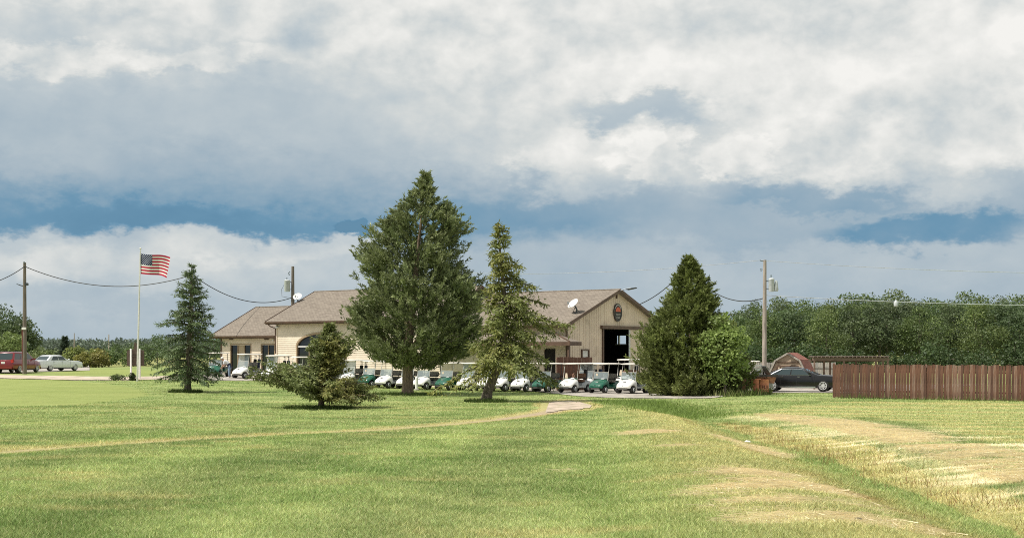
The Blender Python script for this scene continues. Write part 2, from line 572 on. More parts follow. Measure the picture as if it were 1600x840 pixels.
class MB:
    def __init__(self):
        self.v = []; self.f = []; self.mi = []; self.cur = 0

    def add(self, vs, fs):
        o = len(self.v)
        self.v += [tuple(p) for p in vs]
        for f in fs:
            self.f.append(tuple(o + i for i in f)); self.mi.append(self.cur)
        return self

    def box(self, c, s, rz=0.0, M=None):
        x, y, z = (k / 2 for k in s)
        vs = [Vector((a * x, b * y, d * z)) for a in (-1, 1) for b in (-1, 1) for d in (-1, 1)]
        if rz:
            m = Matrix.Rotation(rz, 3, 'Z'); vs = [m @ p for p in vs]
        if M is not None:
            vs = [M @ p for p in vs]
        vs = [p + Vector(c) for p in vs]
        return self.add(vs, [(0, 1, 3, 2), (4, 6, 7, 5), (0, 4, 5, 1), (2, 3, 7, 6), (0, 2, 6, 4), (1, 5, 7, 3)])

    def span(self, a, b, w, h):
        """a beam from a to b, w wide and h high"""
        a, b = Vector(a), Vector(b)
        d = b - a
        q = d.to_track_quat('X', 'Z').to_matrix()
        return self.box((a + b) / 2, (d.length, w, h), M=q)

    def quad(self, *p):
        return self.add(p, [tuple(range(len(p)))])

    def slab(self, pts, t):
        """a closed slab: polygon pts pushed down by the vector t"""
        n = len(pts); t = Vector(t)
        vs = [Vector(p) for p in pts] + [Vector(p) + t for p in pts]
        fs = [tuple(range(n)), tuple(range(2 * n - 1, n - 1, -1))]
        fs += [(i, i + n, (i + 1) % n + n, (i + 1) % n) for i in range(n)]
        return self.add(vs, fs)

    def tube(self, pts, rad, n=6, cap=True):
        pts = [Vector(p) for p in pts]
        if not hasattr(rad, '__len__'):
            rad = [rad] * len(pts)
        vs = []
        up = Vector((0, 0, 1))
        for i, p in enumerate(pts):
            d = (pts[min(i + 1, len(pts) - 1)] - pts[max(i - 1, 0)]).normalized()
            ref = up if abs(d.z) < .9 else Vector((1, 0, 0))
            a = d.cross(ref).normalized(); b = d.cross(a)
            for k in range(n):
                t = 2 * math.pi * k / n
                vs.append(p + (a * math.cos(t) + b * math.sin(t)) * rad[i])
        fs = []
        for i in range(len(pts) - 1):
            for k in range(n):
                fs.append((i * n + k, i * n + (k + 1) % n, (i + 1) * n + (k + 1) % n, (i + 1) * n + k))
        if cap:
            fs.append(tuple(range(n - 1, -1, -1))); fs.append(tuple((len(pts) - 1) * n + k for k in range(n)))
        return self.add(vs, fs)

    def lathe(self, prof, c=(0, 0, 0), n=12, axis='z', arc=None):
        vs = []
        for r, h in prof:
            for k in range(n):
                t = 2 * math.pi * k / n
                a, b = r * math.cos(t), r * math.sin(t)
                p = {'z': (a, b, h), 'y': (a, h, b), 'x': (h, a, b)}[axis]
                vs.append(Vector(p) + Vector(c))
        fs = []
        for i in range(len(prof) - 1):
            for k in range(n):
                fs.append((i * n + k, i * n + (k + 1) % n, (i + 1) * n + (k + 1) % n, (i + 1) * n + k))
        fs.append(tuple(range(n - 1, -1, -1))); fs.append(tuple((len(prof) - 1) * n + k for k in range(n)))
        return self.add(vs, fs)

    def loft(self, rings, closed=True, caps=True):
        n = len(rings[0])
        vs = [p for r in rings for p in r]
        fs = []
        for i in range(len(rings) - 1):
            for k in range(n if closed else n - 1):
                fs.append((i * n + k, i * n + (k + 1) % n, (i + 1) * n + (k + 1) % n, (i + 1) * n + k))
        if caps:
            fs.append(tuple(range(n - 1, -1, -1))); fs.append(tuple((len(rings) - 1) * n + k for k in range(n)))
        return self.add(vs, fs)

    def build(self, name, mats, parent=None, smooth=None, bevel=0.0, fix=True):
        me = bpy.data.meshes.new(name)
        me.from_pydata([tuple(p) for p in self.v], [], self.f)
        if not isinstance(mats, (list, tuple)):
            mats = [mats]
        for m in mats:
            me.materials.append(MATS[m] if isinstance(m, str) else m)
        me.polygons.foreach_set('material_index', self.mi)
        if fix:
            bm = bmesh.new(); bm.from_mesh(me)
            bmesh.ops.recalc_face_normals(bm, faces=bm.faces)
            if bevel:
                es = [e for e in bm.edges if len(e.link_faces) == 2 and e.calc_face_angle(0) > .6]
                bmesh.ops.bevel(bm, geom=es, offset=bevel, segments=2, affect='EDGES', clamp_overlap=True)
            bm.to_mesh(me); bm.free()
        if smooth is not None:
            me.polygons.foreach_set('use_smooth', [True] * len(me.polygons))
            me.set_sharp_from_angle(angle=math.radians(smooth))
        me.update()
        return link(bpy.data.objects.new(name, me), parent)


def thing(name, label, cat, loc=(0, 0, 0), rz=0.0, group=None):
    o = bpy.data.objects.new(name, None)
    o.location = loc
    o.rotation_euler = (0, 0, rz)
    o.empty_display_size = .3
    link(o)
    return tag(o, label, cat, group)


def tag(o, label, cat, group=None):
    o['label'] = label; o['category'] = cat
    if group:
        o['group'] = group
    return o


def struct(o):
    o['kind'] = 'structure'
    return o


def stuff(o, label=None):
    o['kind'] = 'stuff'
    if label:
        o['label'] = label
    return o


def dup(root, loc, rz, label=None, group=None, scale=None):
    """a copy of a thing with copies of its parts and sub-parts; meshes are shared"""
    def rec(o, parent):
        c = o.copy()
        COL.objects.link(c)
        c.parent = parent
        for ch in o.children:
            rec(ch, c)
        return c
    r = rec(root, None)
    r.location = loc
    r.rotation_euler = (0, 0, rz)
    if scale:
        r.scale = scale
    if label:
        r['label'] = label
    if group:
        r['group'] = group
    return r


def np_mesh(name, V, faces_n, mats, col=None, parent=None, smooth=False):
    """V (n*k,3): consecutive groups of faces_n vertices form one face each"""
    n = len(V) // faces_n
    me = bpy.data.meshes.new(name)
    me.vertices.add(n * faces_n); me.loops.add(n * faces_n); me.polygons.add(n)
    me.vertices.foreach_set('co', np.ascontiguousarray(V, dtype=np.float32).ravel())
    me.loops.foreach_set('vertex_index', np.arange(n * faces_n, dtype=np.int32))
    me.polygons.foreach_set('loop_start', np.arange(0, n * faces_n, faces_n, dtype=np.int32))
    me.polygons.foreach_set('loop_total', np.full(n, faces_n, dtype=np.int32))
    me.update(calc_edges=True)
    me.materials.append(mats)
    if col is not None:
        a = me.color_attributes.new('Col', 'FLOAT_COLOR', 'POINT')
        c4 = np.ones((n * faces_n, 4), np.float32); c4[:, :3] = col
        a.data.foreach_set('color', c4.ravel())
    return link(bpy.data.objects.new(name, me), parent)


def grid_mesh(name, X, Y, Z, mats, col=None):
    ny, nx = X.shape
    me = bpy.data.meshes.new(name)
    V = np.stack([X, Y, Z], -1).reshape(-1, 3).astype(np.float32)
    i = np.arange((ny - 1) * (nx - 1)); r, c = i // (nx - 1), i % (nx - 1)
    q = np.stack([r * nx + c, r * nx + c + 1, (r + 1) * nx + c + 1, (r + 1) * nx + c], -1).astype(np.int32)
    me.vertices.add(len(V)); me.loops.add(q.size); me.polygons.add(len(q))
    me.vertices.foreach_set('co', V.ravel())
    me.loops.foreach_set('vertex_index', q.ravel())
    me.polygons.foreach_set('loop_start', np.arange(0, q.size, 4, dtype=np.int32))
    me.polygons.foreach_set('loop_total', np.full(len(q), 4, dtype=np.int32))
    me.polygons.foreach_set('use_smooth', np.ones(len(q), bool))
    me.update(calc_edges=True)
    me.materials.append(mats)
    if col is not None:
        a = me.color_attributes.new('Col', 'FLOAT_COLOR', 'POINT')
        c4 = np.ones((len(V), 4), np.float32); c4[:, :3] = col.reshape(-1, 3)
        a.data.foreach_set('color', c4.ravel())
    return link(bpy.data.objects.new(name, me))


# ------------------------------------------------------------------ the ground, one sheet to the horizon
def steps(segs):
    out = [segs[0][0]]
    for a, b, d in segs:
        n = max(1, int(round((b - a) / d)))
        out += list(a + (b - a) * (np.arange(n) + 1) / n)
    return np.array(out)


xs_half = steps([(0, 14, .22), (14, 30, .45), (30, 60, 1.2), (60, 120, 5), (120, 400, 25), (400, 6000, 400)])
xs = np.concatenate([-xs_half[:0:-1], xs_half])
ys = np.concatenate([[-3000, -1000, -300, -100, -40, -10, 0, 6], steps([(10, 30, .16), (30, 60, .25), (60, 112, .4), (112, 200, 4), (200, 600, 40), (600, 9000, 700)])])
GX, GY = np.meshgrid(xs, ys)
ground = struct(grid_mesh('lawn', GX, GY, z_ground(GX, GY), M_turf, ground_color(GX, GY)))

M_lot = mat('lot_gravel', (.40, .365, .32), .95, var=.22, scale=1.3, bump=.5, bscale=30, dirt=((.22, .20, .17), .5, .7))
M_drive = mat('drive_gravel', (.50, .415, .33), .95, var=.18, scale=1.1, bump=.5, bscale=30, dirt=((.36, .33, .2), .4, .9))


def ribbon(name, front, back, m, nu, nv, lift=.02, jag=.12, seed=0):
    """a sheet between two ground lines, a little above the turf, with uneven edges"""
    def resample(pl, n):
        pl = np.array(pl); d = np.concatenate([[0], np.cumsum(np.hypot(*np.diff(pl, axis=0).T))])
        t = np.linspace(0, d[-1], n)
        return np.stack([np.interp(t, d, pl[:, 0]), np.interp(t, d, pl[:, 1])], -1)
    a, b = resample(front, nu), resample(back, nu)
    k = np.linspace(0, 1, nv)[:, None, None]
    g = a[None] * (1 - k) + b[None] * k
    j = (fbm(g[..., 0] * .9, g[..., 1] * .9, 100 + seed, 4) - .5) * 2 * jag
    w = np.abs(k[..., 0] * 2 - 1) ** 6
    g[..., 1] += j * w
    z = z_ground(g[..., 0], g[..., 1]) + lift
    return struct(grid_mesh(name, g[..., 0], g[..., 1], z, m))


ROT = R(-35.5)                                       # the buildings' own axes
UX = Vector((math.cos(ROT), math.sin(ROT), 0)); VY = Vector((-math.sin(ROT), math.cos(ROT), 0))
BC = Vector((3.98, 98.3, 0))                         # corner of the barn towards the camera


def L2W(x, y, z=0.0):
    return BC + UX * x + VY * y + Vector((0, 0, z))


lot_front = line([(240, 590), (330, 594), (470, 597), (600, 600), (720, 604), (800, 608), (850, 613), (900, 618.5), (960, 621.5), (1040, 622.5), (1110, 622), (1150, 617), (1200, 614), (1260, 613.5), (1320, 614), (1420, 611)])
lot_back = [tuple(L2W(-40, 4)[:2]), tuple(L2W(-20, 4)[:2]), tuple(L2W(-1, 3)[:2]), tuple(L2W(4, 12)[:2]), (24, 108), (36, 108)]
ribbon('parking_lot', lot_front, lot_back, M_lot, 260, 40, .03, .25, 1)
drive_front = line([(-160, 590), (0, 591), (120, 594), (200, 594), (245, 593), (300, 594)])
drive_back = line([(-160, 585.5), (0, 586), (120, 588), (200, 589), (245, 588), (300, 586)])
CART_POLY = line([(842, 647), (872, 641), (905, 640), (930, 637), (908, 625), (890, 625), (868, 626), (846, 628)])
ribbon('gravel_drive', drive_front, drive_back, M_drive, 120, 14, .04, .3, 2)
ribbon('parking_bay', line([(-220, 581), (0, 581.5), (60, 581), (140, 578.5)]), line([(-220, 571), (0, 571), (60, 570.5), (140, 570.5)]), M_lot, 60, 14, .03, .4, 5)
cp = ribbon('cart_path', line([(852, 643), (872, 640), (890, 638.5), (906, 640), (926, 635.5)]), line([(858, 629), (868, 627), (880, 626.5), (892, 626), (903, 627)]), mat('worn_asphalt', (.47, .38, .30), .95, var=.15, scale=2, bump=.5, bscale=25, dirt=((.26, .27, .12), .55, 1.6)), 60, 34, .022, 1.6, 3)


# ------------------------------------------------------------------ grass blades
def blades(name, x, y, h, w, col, lean=.5, seed=0, m=None):
    g = np.random.default_rng(seed)
    n = len(x)
    z = z_ground(x, y)
    a = g.uniform(0, 2 * np.pi, n); b = g.uniform(0, 2 * np.pi, n)
    ln = h * lean * g.uniform(.2, 1.2, n)
    V = np.empty((n, 3, 3))
    V[:, 0] = np.stack([x - w * np.cos(a), y - w * np.sin(a), z - .01], -1)
    V[:, 1] = np.stack([x + w * np.cos(a), y + w * np.sin(a), z - .01], -1)
    V[:, 2] = np.stack([x + ln * np.cos(b), y + ln * np.sin(b), z + h], -1)
    return np_mesh(name, V.reshape(-1, 3), 3, m or M_grass, np.repeat(col, 3, axis=0))


LOT_EDGE = np.array(lot_front)
DRIVE = np.array(drive_front); DRIVE_B = np.array(drive_back)


def z_lot_free(x, y):
    """turf only: not on the lot, the drive, the asphalt piece or the close-cut greens"""
    ok = y < np.interp(x, LOT_EDGE[:, 0], LOT_EDGE[:, 1], left=1e3, right=1e3) - .1
    dr = (x < DRIVE[-1, 0]) & (y > np.interp(x, DRIVE[:, 0], DRIVE[:, 1]) - .15)
    ok &= ~dr
    ok &= ~inside(x, y, CART_POLY)
    ok &= ~(inside(x, y, GREEN_L) | inside(x, y, GREEN_B))
    return ok


def grass_field(n, y0, y1, p, hs, ws, seed):
    g = np.random.default_rng(seed)
    u = g.uniform(0, 1, n)
    e = 2 - p
    y = (y0 ** e + u * (y1 ** e - y0 ** e)) ** (1 / e)          # density falls as y**-p per m2
    x = g.uniform(-.385, .385, n) * y
    c = ground_color(x, y)
    lum = c.sum(1)
    strawy = np.clip((c[:, 0] / c[:, 1] - 1.0) / .25, 0, 1)
    dp, _, run = dist_line(x, y, PATH)
    keep = (dp > .25 + .2 * g.uniform(0, 1, n))
    cl = fbm(x * 2.2, y * 2.2, 200 + seed, 3)
    h = hs * (y / y0) ** .30 * g.uniform(.5, 1.25, n) * (.65 + .7 * cl) * (1 - .45 * strawy)
    h = h * (1 + 1.1 * smooth(.62, .80, fbm(x * 1.3, y * 1.3, 900, 3)) * (g.uniform(0, 1, n) < .35))
    w = ws * (y / y0) ** .9 * g.uniform(.7, 1.3, n)
    c = c * g.uniform(.62, 1.50, n)[:, None]
    c[:, 0] *= g.uniform(.88, 1.12, n)
    pale = g.uniform(0, 1, n) < .13
    c[pale] = c[pale] * .45 + np.array((.50, .46, .25)) * .55
    k = keep & z_lot_free(x, y)
    return stuff(blades('mown_grass', x[k], y[k], h[k], w[k], np.clip(c[k] * 1.30, 0, .9), 1.7, seed), 'short mown grass blades over the lawn')


grass_field(560000, 11.0, 36.0, 1.75, .030, .0042, 1)
grass_field(260000, 34.0, 72.0, 1.6, .034, .0105, 2)
grass_field(110000, 64.0, 112.0, 1.4, .040, .020, 3)


def along(pl, n, spread, g, t0=0.0, t1=1.0):
    d = np.concatenate([[0], np.cumsum(np.hypot(*np.diff(pl, axis=0).T))])
    t = g.uniform(t0, t1, n) * d[-1]
    return np.interp(t, d, pl[:, 0]) + g.normal(0, spread, n), np.interp(t, d, pl[:, 1]) + g.normal(0, spread, n), t / d[-1]


_g = np.random.default_rng(11)
# rank growth in the ditch, lush at its head and dry reddish stems along the cut bank
x, y, t = along(SWALE, 9000, .95, _g, 0.02, .26)
c = np.array((.19, .27, .065)) * _g.uniform(.6, 1.4, (9000, 1))
stuff(blades('ditch_grass', x, y, _g.uniform(.06, .24, 9000), np.full(9000, .016), c, 1.1, 5), 'lush tall grass in the head of the ditch')
x, y, t = along(SWALE, 5200, .34, _g, .36, 1.0)
x = x + .65; y = y + .25
kk = fbm(x * .9, y * .9, 501, 3) > .52
x, y = x[kk], y[kk]; nb_ = len(x)
c = np.where(_g.uniform(0, 1, (nb_, 1)) < .40, np.array((.30, .18, .08)), np.array((.36, .34, .13))) * _g.uniform(.6, 1.4, (nb_, 1))
stuff(blades('bank_weeds', x, y, _g.uniform(.04, .17, nb_) * (1 + 1.2 * (_g.uniform(0, 1, nb_) < .03)), np.full(nb_, .006), c, .7, 6), 'dry reddish weeds along the cut bank')


def patch_blades(name, label, n, polys, h0, h1, w, cols, seed, lean=.5):
    g = np.random.default_rng(seed)
    XS, YS = [], []
    for poly in polys:
        lo, hi_ = poly.min(0), poly.max(0)
        x = g.uniform(lo[0], hi_[0], n); y = g.uniform(lo[1], hi_[1], n)
        k = inside(x, y, poly)
        XS.append(x[k]); YS.append(y[k])
    x = np.concatenate(XS); y = np.concatenate(YS); m = len(x)
    ci = g.integers(0, len(cols), m)
    c = np.array(cols)[ci] * g.uniform(.7, 1.35, (m, 1))
    return stuff(blades(name, x, y, g.uniform(h0, h1, m), np.full(m, w), c, lean, seed), label)


def straw(n, polys, seed, scale=1.0, mask=None):
    """clippings lying where the mower left them"""
    g = np.random.default_rng(seed)
    XS, YS = [], []
    for poly in polys:
        lo, hi_ = poly.min(0), poly.max(0)
        x = g.uniform(lo[0] - .3, hi_[0] + .3, n); y = g.uniform(lo[1] - .3, hi_[1] + .3, n)
        k = (mask(x, y, poly) > g.uniform(.1, 1.0, n)) if mask else inside(x, y, poly) & (fbm(x * .55 + y * .2, y * 2.6, 303, 4) > .46)
        XS.append(x[k]); YS.append(y[k])
    x = np.concatenate(XS); y = np.concatenate(YS); m = len(x)
    a = g.normal(0.1, .7, m)
    L = g.uniform(.05, .14, m) * scale; w = g.uniform(.003, .006, m) * scale
    z = z_ground(x, y) + g.uniform(.012, .045, m)
    dz = g.uniform(-.012, .012, m)
    ca, sa = np.cos(a), np.sin(a)
    V = np.empty((m, 3, 3))
    V[:, 0] = np.stack([x - L * ca - w * sa, y - L * sa + w * ca, z - dz], -1)
    V[:, 1] = np.stack([x - L * ca + w * sa, y - L * sa - w * ca, z - dz + .006], -1)
    V[:, 2] = np.stack([x + L * ca, y + L * sa, z + dz], -1)
    c = np.array((.86, .75, .50)) * g.uniform(.7, 1.12, (m, 1))
    return stuff(np_mesh("dry_clippings", V.reshape(-1, 3), 3, M_grass, np.repeat(np.clip(c, 0, .9), 3, axis=0)), 'dry straw coloured clippings lying on the lawn')


straw(150000, [line([(960, 660), (1200, 690), (1640, 838), (1300, 842), (1040, 820), (880, 735)])], 31, 1.0, lambda x, y, p: wisps(x, y))
straw(70000, [WIN1], 32, 1.7)


# ------------------------------------------------------------------ trees
def leaf_tris(P0, D, length, width, g, face=None):
    """one narrow triangle per leaf or needle tuft: base at P0, pointing along D"""
    n = len(P0)
    r = g.normal(0, 1, (n, 3))
    if face is not None:
        r = face * 1.15 + r * .55
    S = np.cross(D, r); S /= np.linalg.norm(S, axis=1)[:, None] + 1e-9
    V = np.empty((n, 3, 3))
    V[:, 0] = P0 + S * width[:, None]
    V[:, 1] = P0 - S * width[:, None]
    V[:, 2] = P0 + D * length[:, None]
    return V


def leaf_quads(P0, D, length, width, g, face=None):
    n = len(P0)
    r = g.normal(0, 1, (n, 3))
    if face is not None:
        r = face * 1.15 + r * .55
    S = np.cross(D, r); S /= np.linalg.norm(S, axis=1)[:, None] + 1e-9
    V = np.empty((n, 4, 3))
    V[:, 0] = P0
    V[:, 1] = P0 + D * (length * .45)[:, None] + S * width[:, None]
    V[:, 2] = P0 + D * length[:, None]
    V[:, 3] = P0 + D * (length * .45)[:, None] - S * width[:, None]
    return V


def unit(v):
    return v / (np.linalg.norm(v, axis=-1, keepdims=True) + 1e-9)


def conifer(name, label, cat, base, h, axis, prof, seed, whorl=.26, per=8, droop=.35, rise=.25, spray=.30, c1=(.05, .075, .025), c2=(.085, .11, .035),
            tips=None, trunk_r=.16, bare=0.0, dens=1.0, side_bias=None, bark='bark', tuft=.13, branch_r=.022, z_first=None, rise_fn=None, hang=0.0, wide=1.0, lvar=(.62, 1.12)):
    """whorls of drooping branches feathered with needle sprays. axis(z) -> (x, y) of the stem; prof: (height, radius) pairs;
    side_bias(angle, z) scales the reach of a branch"""
    g = np.random.default_rng(seed)
    root = thing(name, label, cat, base)
    hz = np.array([p[0] for p in prof]); hr = np.array([p[1] for p in prof])
    tb = MB()
    zs = np.linspace(-.2, h, 14)
    tb.tube([(*axis(max(z, 0)), z) for z in zs], [trunk_r * (1.35 if z <= 0 else 1) * max(.06, (1 - .93 * max(z, 0) / h)) for z in zs], 9)
    tb.build('trunk', bark, root, smooth=60)
    bb = MB()
    P0, D0, C0, S0 = [], [], [], []
    z = z_first if z_first is not None else hz[0] + .05
    c1 = np.array(c1); c2 = np.array(c2)
    while z < h - .05:
        Rz = np.interp(z, hz, hr)
        nb = max(3, int(round(per * (.55 + .45 * min(1, Rz / max(hr))))))
        a0 = g.uniform(0, 6.28)
        for k in range(nb):
            if g.uniform() < bare:
                continue
            a = a0 + 6.283 * k / nb + g.normal(0, .22)
            L = Rz * g.uniform(*lvar)
            if side_bias:
                L *= side_bias(a, z)
            if L < .08:
                continue
            zz = z + g.normal(0, whorl * .35)
            up = (rise_fn(a, zz) if rise_fn else rise * (zz / h) ** 1.5) + g.normal(0, .08)
            m = max(4, int(L / (.10 / dens)))
            t = np.linspace(.02, 1, m)
            out = np.array((math.cos(a), math.sin(a), 0.0))
            ax = np.array((*axis(max(zz, 0)), 0.0))
            dr = droop * (1.1 - .7 * zz / h) * g.uniform(.6, 1.3)
            pz = zz + L * (up * t - dr * t ** 2 + .16 * dr * t ** 5)
            bend = g.normal(0, .12)
            out2 = np.array((-out[1], out[0], 0))
            pts = ax + out * (L * t)[:, None] + out2 * (bend * L * t ** 2)[:, None]
            pts[:, 2] = pz
            if L > .35:
                sel = pts[:: max(1, m // 4)]
                if len(sel) >= 2:
                    bb.tube(sel, [branch_r * min(1.6, L) * (1 - .8 * i / len(sel)) + .004 for i in range(len(sel))], 4, cap=False)
            tang = unit(np.gradient(pts, axis=0))
            tone = g.uniform(.75, 1.25)
            mixv = g.uniform(0, 1)
            for s in ((-1, 1, 0, 2) if hang else (-1, 1, 0)):
                kk = t > (.12 + .1 * g.uniform())
                n = int(kk.sum())
                if n == 0:
                    continue
                sp = spray * (1.05 - .55 * t[kk]) * g.uniform(.6, 1.25, n) * min(1.0, .45 + L * .4)
                lat = np.cross(tang[kk], np.array((0, 0, 1.0)))
                if s == 2:
                    sp = hang * g.uniform(.3, 1.2, n) * min(1.0, L * .6)
                dirv = unit(tang[kk] * .3 + np.array((0, 0, -1.0)) + g.normal(0, .28, (n, 3))) if s == 2 else unit(tang[kk] * (.75 if s else 1.0) + lat * s * .85 + np.array((0, 0, -.30 if s else .12)) + g.normal(0, .20, (n, 3)))
                for q in np.linspace(0.0, 1.0, 3 if s else 2):
                    jit = g.normal(0, .025, (n, 3))
                    p = pts[kk] + dirv * (sp * q)[:, None] + jit
                    dd = unit(dirv + g.normal(0, .42, (n, 3)) + np.array((0, 0, -.05)))
                    col = (c1 + (c2 - c1) * np.clip(mixv * .5 + .5 * g.uniform(0, 1, n) + .25 * (q - .5), 0, 1)[:, None]) * tone
                    if tips is not None:
                        f, tc = tips
                        wgt = f(p[:, 0], p[:, 1], p[:, 2], g) * g.uniform(.3, 1.0, n)
                        col = col * (1 - wgt[:, None]) + np.array(tc) * wgt[:, None]
                    P0.append(p); D0.append(dd); C0.append(col); S0.append(np.full(n, 1.0))
        z += whorl * (1 - .45 * z / h) * g.uniform(.8, 1.2)
    P0 = np.concatenate(P0); D0 = np.concatenate(D0); C0 = np.concatenate(C0)
    n = len(P0)
    V = leaf_tris(P0, D0, g.uniform(.7, 1.35, n) * tuft * 1.35, g.uniform(.6, 1.2, n) * tuft * .27 * wide, g, unit(np.stack([P0[:, 0] * .35, P0[:, 1] * .35, np.ones(n)], -1)))
    if bb.v:
        stuff(bb.build('branches', bark, root, fix=False))
    np_mesh('crown', V.reshape(-1, 3), 3, M_needle, np.repeat(np.clip(C0, 0, 1), 3, axis=0), root)
    return root


def cedar(name, label, cat, base, prof, seed, n_plume=1800, leaf=.17, plume=(.45, .95), c1=(.055, .075, .028), c2=(.12, .135, .05), lump=.2, trunk_h=2.5, trunk_r=.34,
          limbs=(), per=34, depth=.45, upness=.75, cut=None, n_cl=170, cl_r=.62):
    """a dense scale-leaved crown of upswept feathery plumes; prof rows: height, radius, centre offset x"""
    g = np.random.default_rng(seed)
    root = thing(name, label, cat, base)
    hz = np.array([p[0] for p in prof]); hr = np.array([p[1] for p in prof]); ho = np.array([p[2] for p in prof])
    H = hz[-1]
    tb = MB()
    zs = [-.3, 0, .35, 1.0, trunk_h, H * .5, H * .95]
    tr = [trunk_r * 1.5, trunk_r * 1.25, trunk_r * 1.05, trunk_r, trunk_r * .9, trunk_r * .5, .03]
    tb.tube([(np.interp(z, [0, trunk_h, H], [0, 0, ho[-1]]), 0, z) for z in zs], tr, 14)
    for (az, z0, L, up) in limbs:
        d = Vector((math.cos(az), math.sin(az), up))
        tb.tube([Vector((0, 0, z0)), Vector((0, 0, z0)) + d * L * .5, Vector((0, 0, z0 + .1 * L)) + d * L], [trunk_r * .38, trunk_r * .25, .04], 7)
    tb.build('trunk', 'bark', root, smooth=50)
    # plumes
    zz = np.linspace(hz[0], H, 400)
    wgt = np.interp(zz, hz, hr) + .12
    cdf = np.cumsum(wgt); cdf /= cdf[-1]
    # boughs first, then the plumes that crowd each bough
    zc_ = np.interp(g.uniform(0, 1, n_cl), cdf, zz); ac_ = g.uniform(0, 2 * np.pi, n_cl)
    rc_ = g.uniform(.74, 1.14, n_cl); sc__ = g.uniform(.6, 1.35, n_cl)
    n_in = int(n_plume * .22)
    ci = g.integers(0, n_cl, n_plume)
    z = np.clip(zc_[ci] + g.normal(0, cl_r * .46, n_plume) * sc__[ci] + .12, hz[0] - .1, H)
    rbase = np.maximum(.25, np.interp(zc_[ci], hz, hr))
    a = ac_[ci] + g.normal(0, cl_r * .50, n_plume) * sc__[ci] / rbase
    z[:n_in] = np.interp(g.uniform(0, 1, n_in), cdf, zz); a[:n_in] = g.uniform(0, 2 * np.pi, n_in)
    lu = fbm(a * 1.3 + 20, z * .62, seed, 3) * .6 + fbm(a * 3.2 + 40, z * 1.5, seed + 3, 2) * .4
    lump_k = 1 + lump * 2.4 * (lu - .5)
    rad = np.interp(z, hz, hr) * lump_k
    u = rc_[ci] * (1 - .42 * depth * g.uniform(0, 1, n_plume) ** 1.3) * (1 + .10 * g.normal(0, 1, n_plume))
    u[:n_in] = g.uniform(.25, .85, n_in)
    off = np.interp(z, hz, ho)
    pc = np.stack([off + np.cos(a) * rad * u, np.sin(a) * rad * u, z + .0 * z], -1)
    outv = np.stack([np.cos(a), np.sin(a), np.full(n_plume, upness)], -1)
    cc_ = np.stack([off + np.cos(ac_[ci]) * np.interp(zc_[ci], hz, hr) * .72, np.sin(ac_[ci]) * np.interp(zc_[ci], hz, hr) * .72, zc_[ci] - .25], -1)
    D = unit(outv + g.normal(0, .33, (n_plume, 3)))
    L = g.uniform(plume[0], plume[1], n_plume) * (.65 + .35 * np.clip(np.interp(z, hz, hr) / 2.5, 0, 1))
    if cut is not None:
        k = cut(pc)
        pc, D, L = pc[k], D[k], L[k]; n_plume = len(pc)
    tone_c = g.uniform(.80, 1.22, n_cl); mix_c = g.uniform(0, 1, n_cl)
    if cut is None:
        tone = g.uniform(.78, 1.22, n_plume) * tone_c[ci]; mixv = np.clip(.6 * mix_c[ci] + .4 * g.uniform(0, 1, n_plume), 0, 1)
    m = per
    q = g.uniform(0, 1, (n_plume, m)) ** .8
    r = (.22 * (1 - q * .75) * L[:, None]) * np.sqrt(g.uniform(0, 1, (n_plume, m)))
    rr = unit(g.normal(0, 1, (n_plume, m, 3)))
    p = pc[:, None] + D[:, None] * ((q - .35) * L[:, None])[..., None] + rr * r[..., None]
    dd = unit(D[:, None] + rr * .55 + g.normal(0, .35, (n_plume, m, 3)))
    c1 = np.array(c1); c2 = np.array(c2)
    cm = np.clip(.55 * mixv[:, None] + .45 * g.uniform(0, 1, (n_plume, m)) + .2 * (q - .5), 0, 1)
    col = (c1 + (c2 - c1) * cm[..., None]) * tone[:, None, None]
    N_ = n_plume * m
    V = leaf_tris(p.reshape(-1, 3), dd.reshape(-1, 3), g.uniform(.45, 1.7, N_) * leaf, g.uniform(.4, 1.3, N_) * leaf * .32, g, unit(.55 * D[:, None] + rr * .8 + unit(pc - cc_)[:, None] * .5 + np.array((0, 0, .25))).reshape(-1, 3))
    np_mesh('crown', V.reshape(-1, 3), 3, M_needle, np.repeat(col.reshape(-1, 3), 3, axis=0), root)
    return root


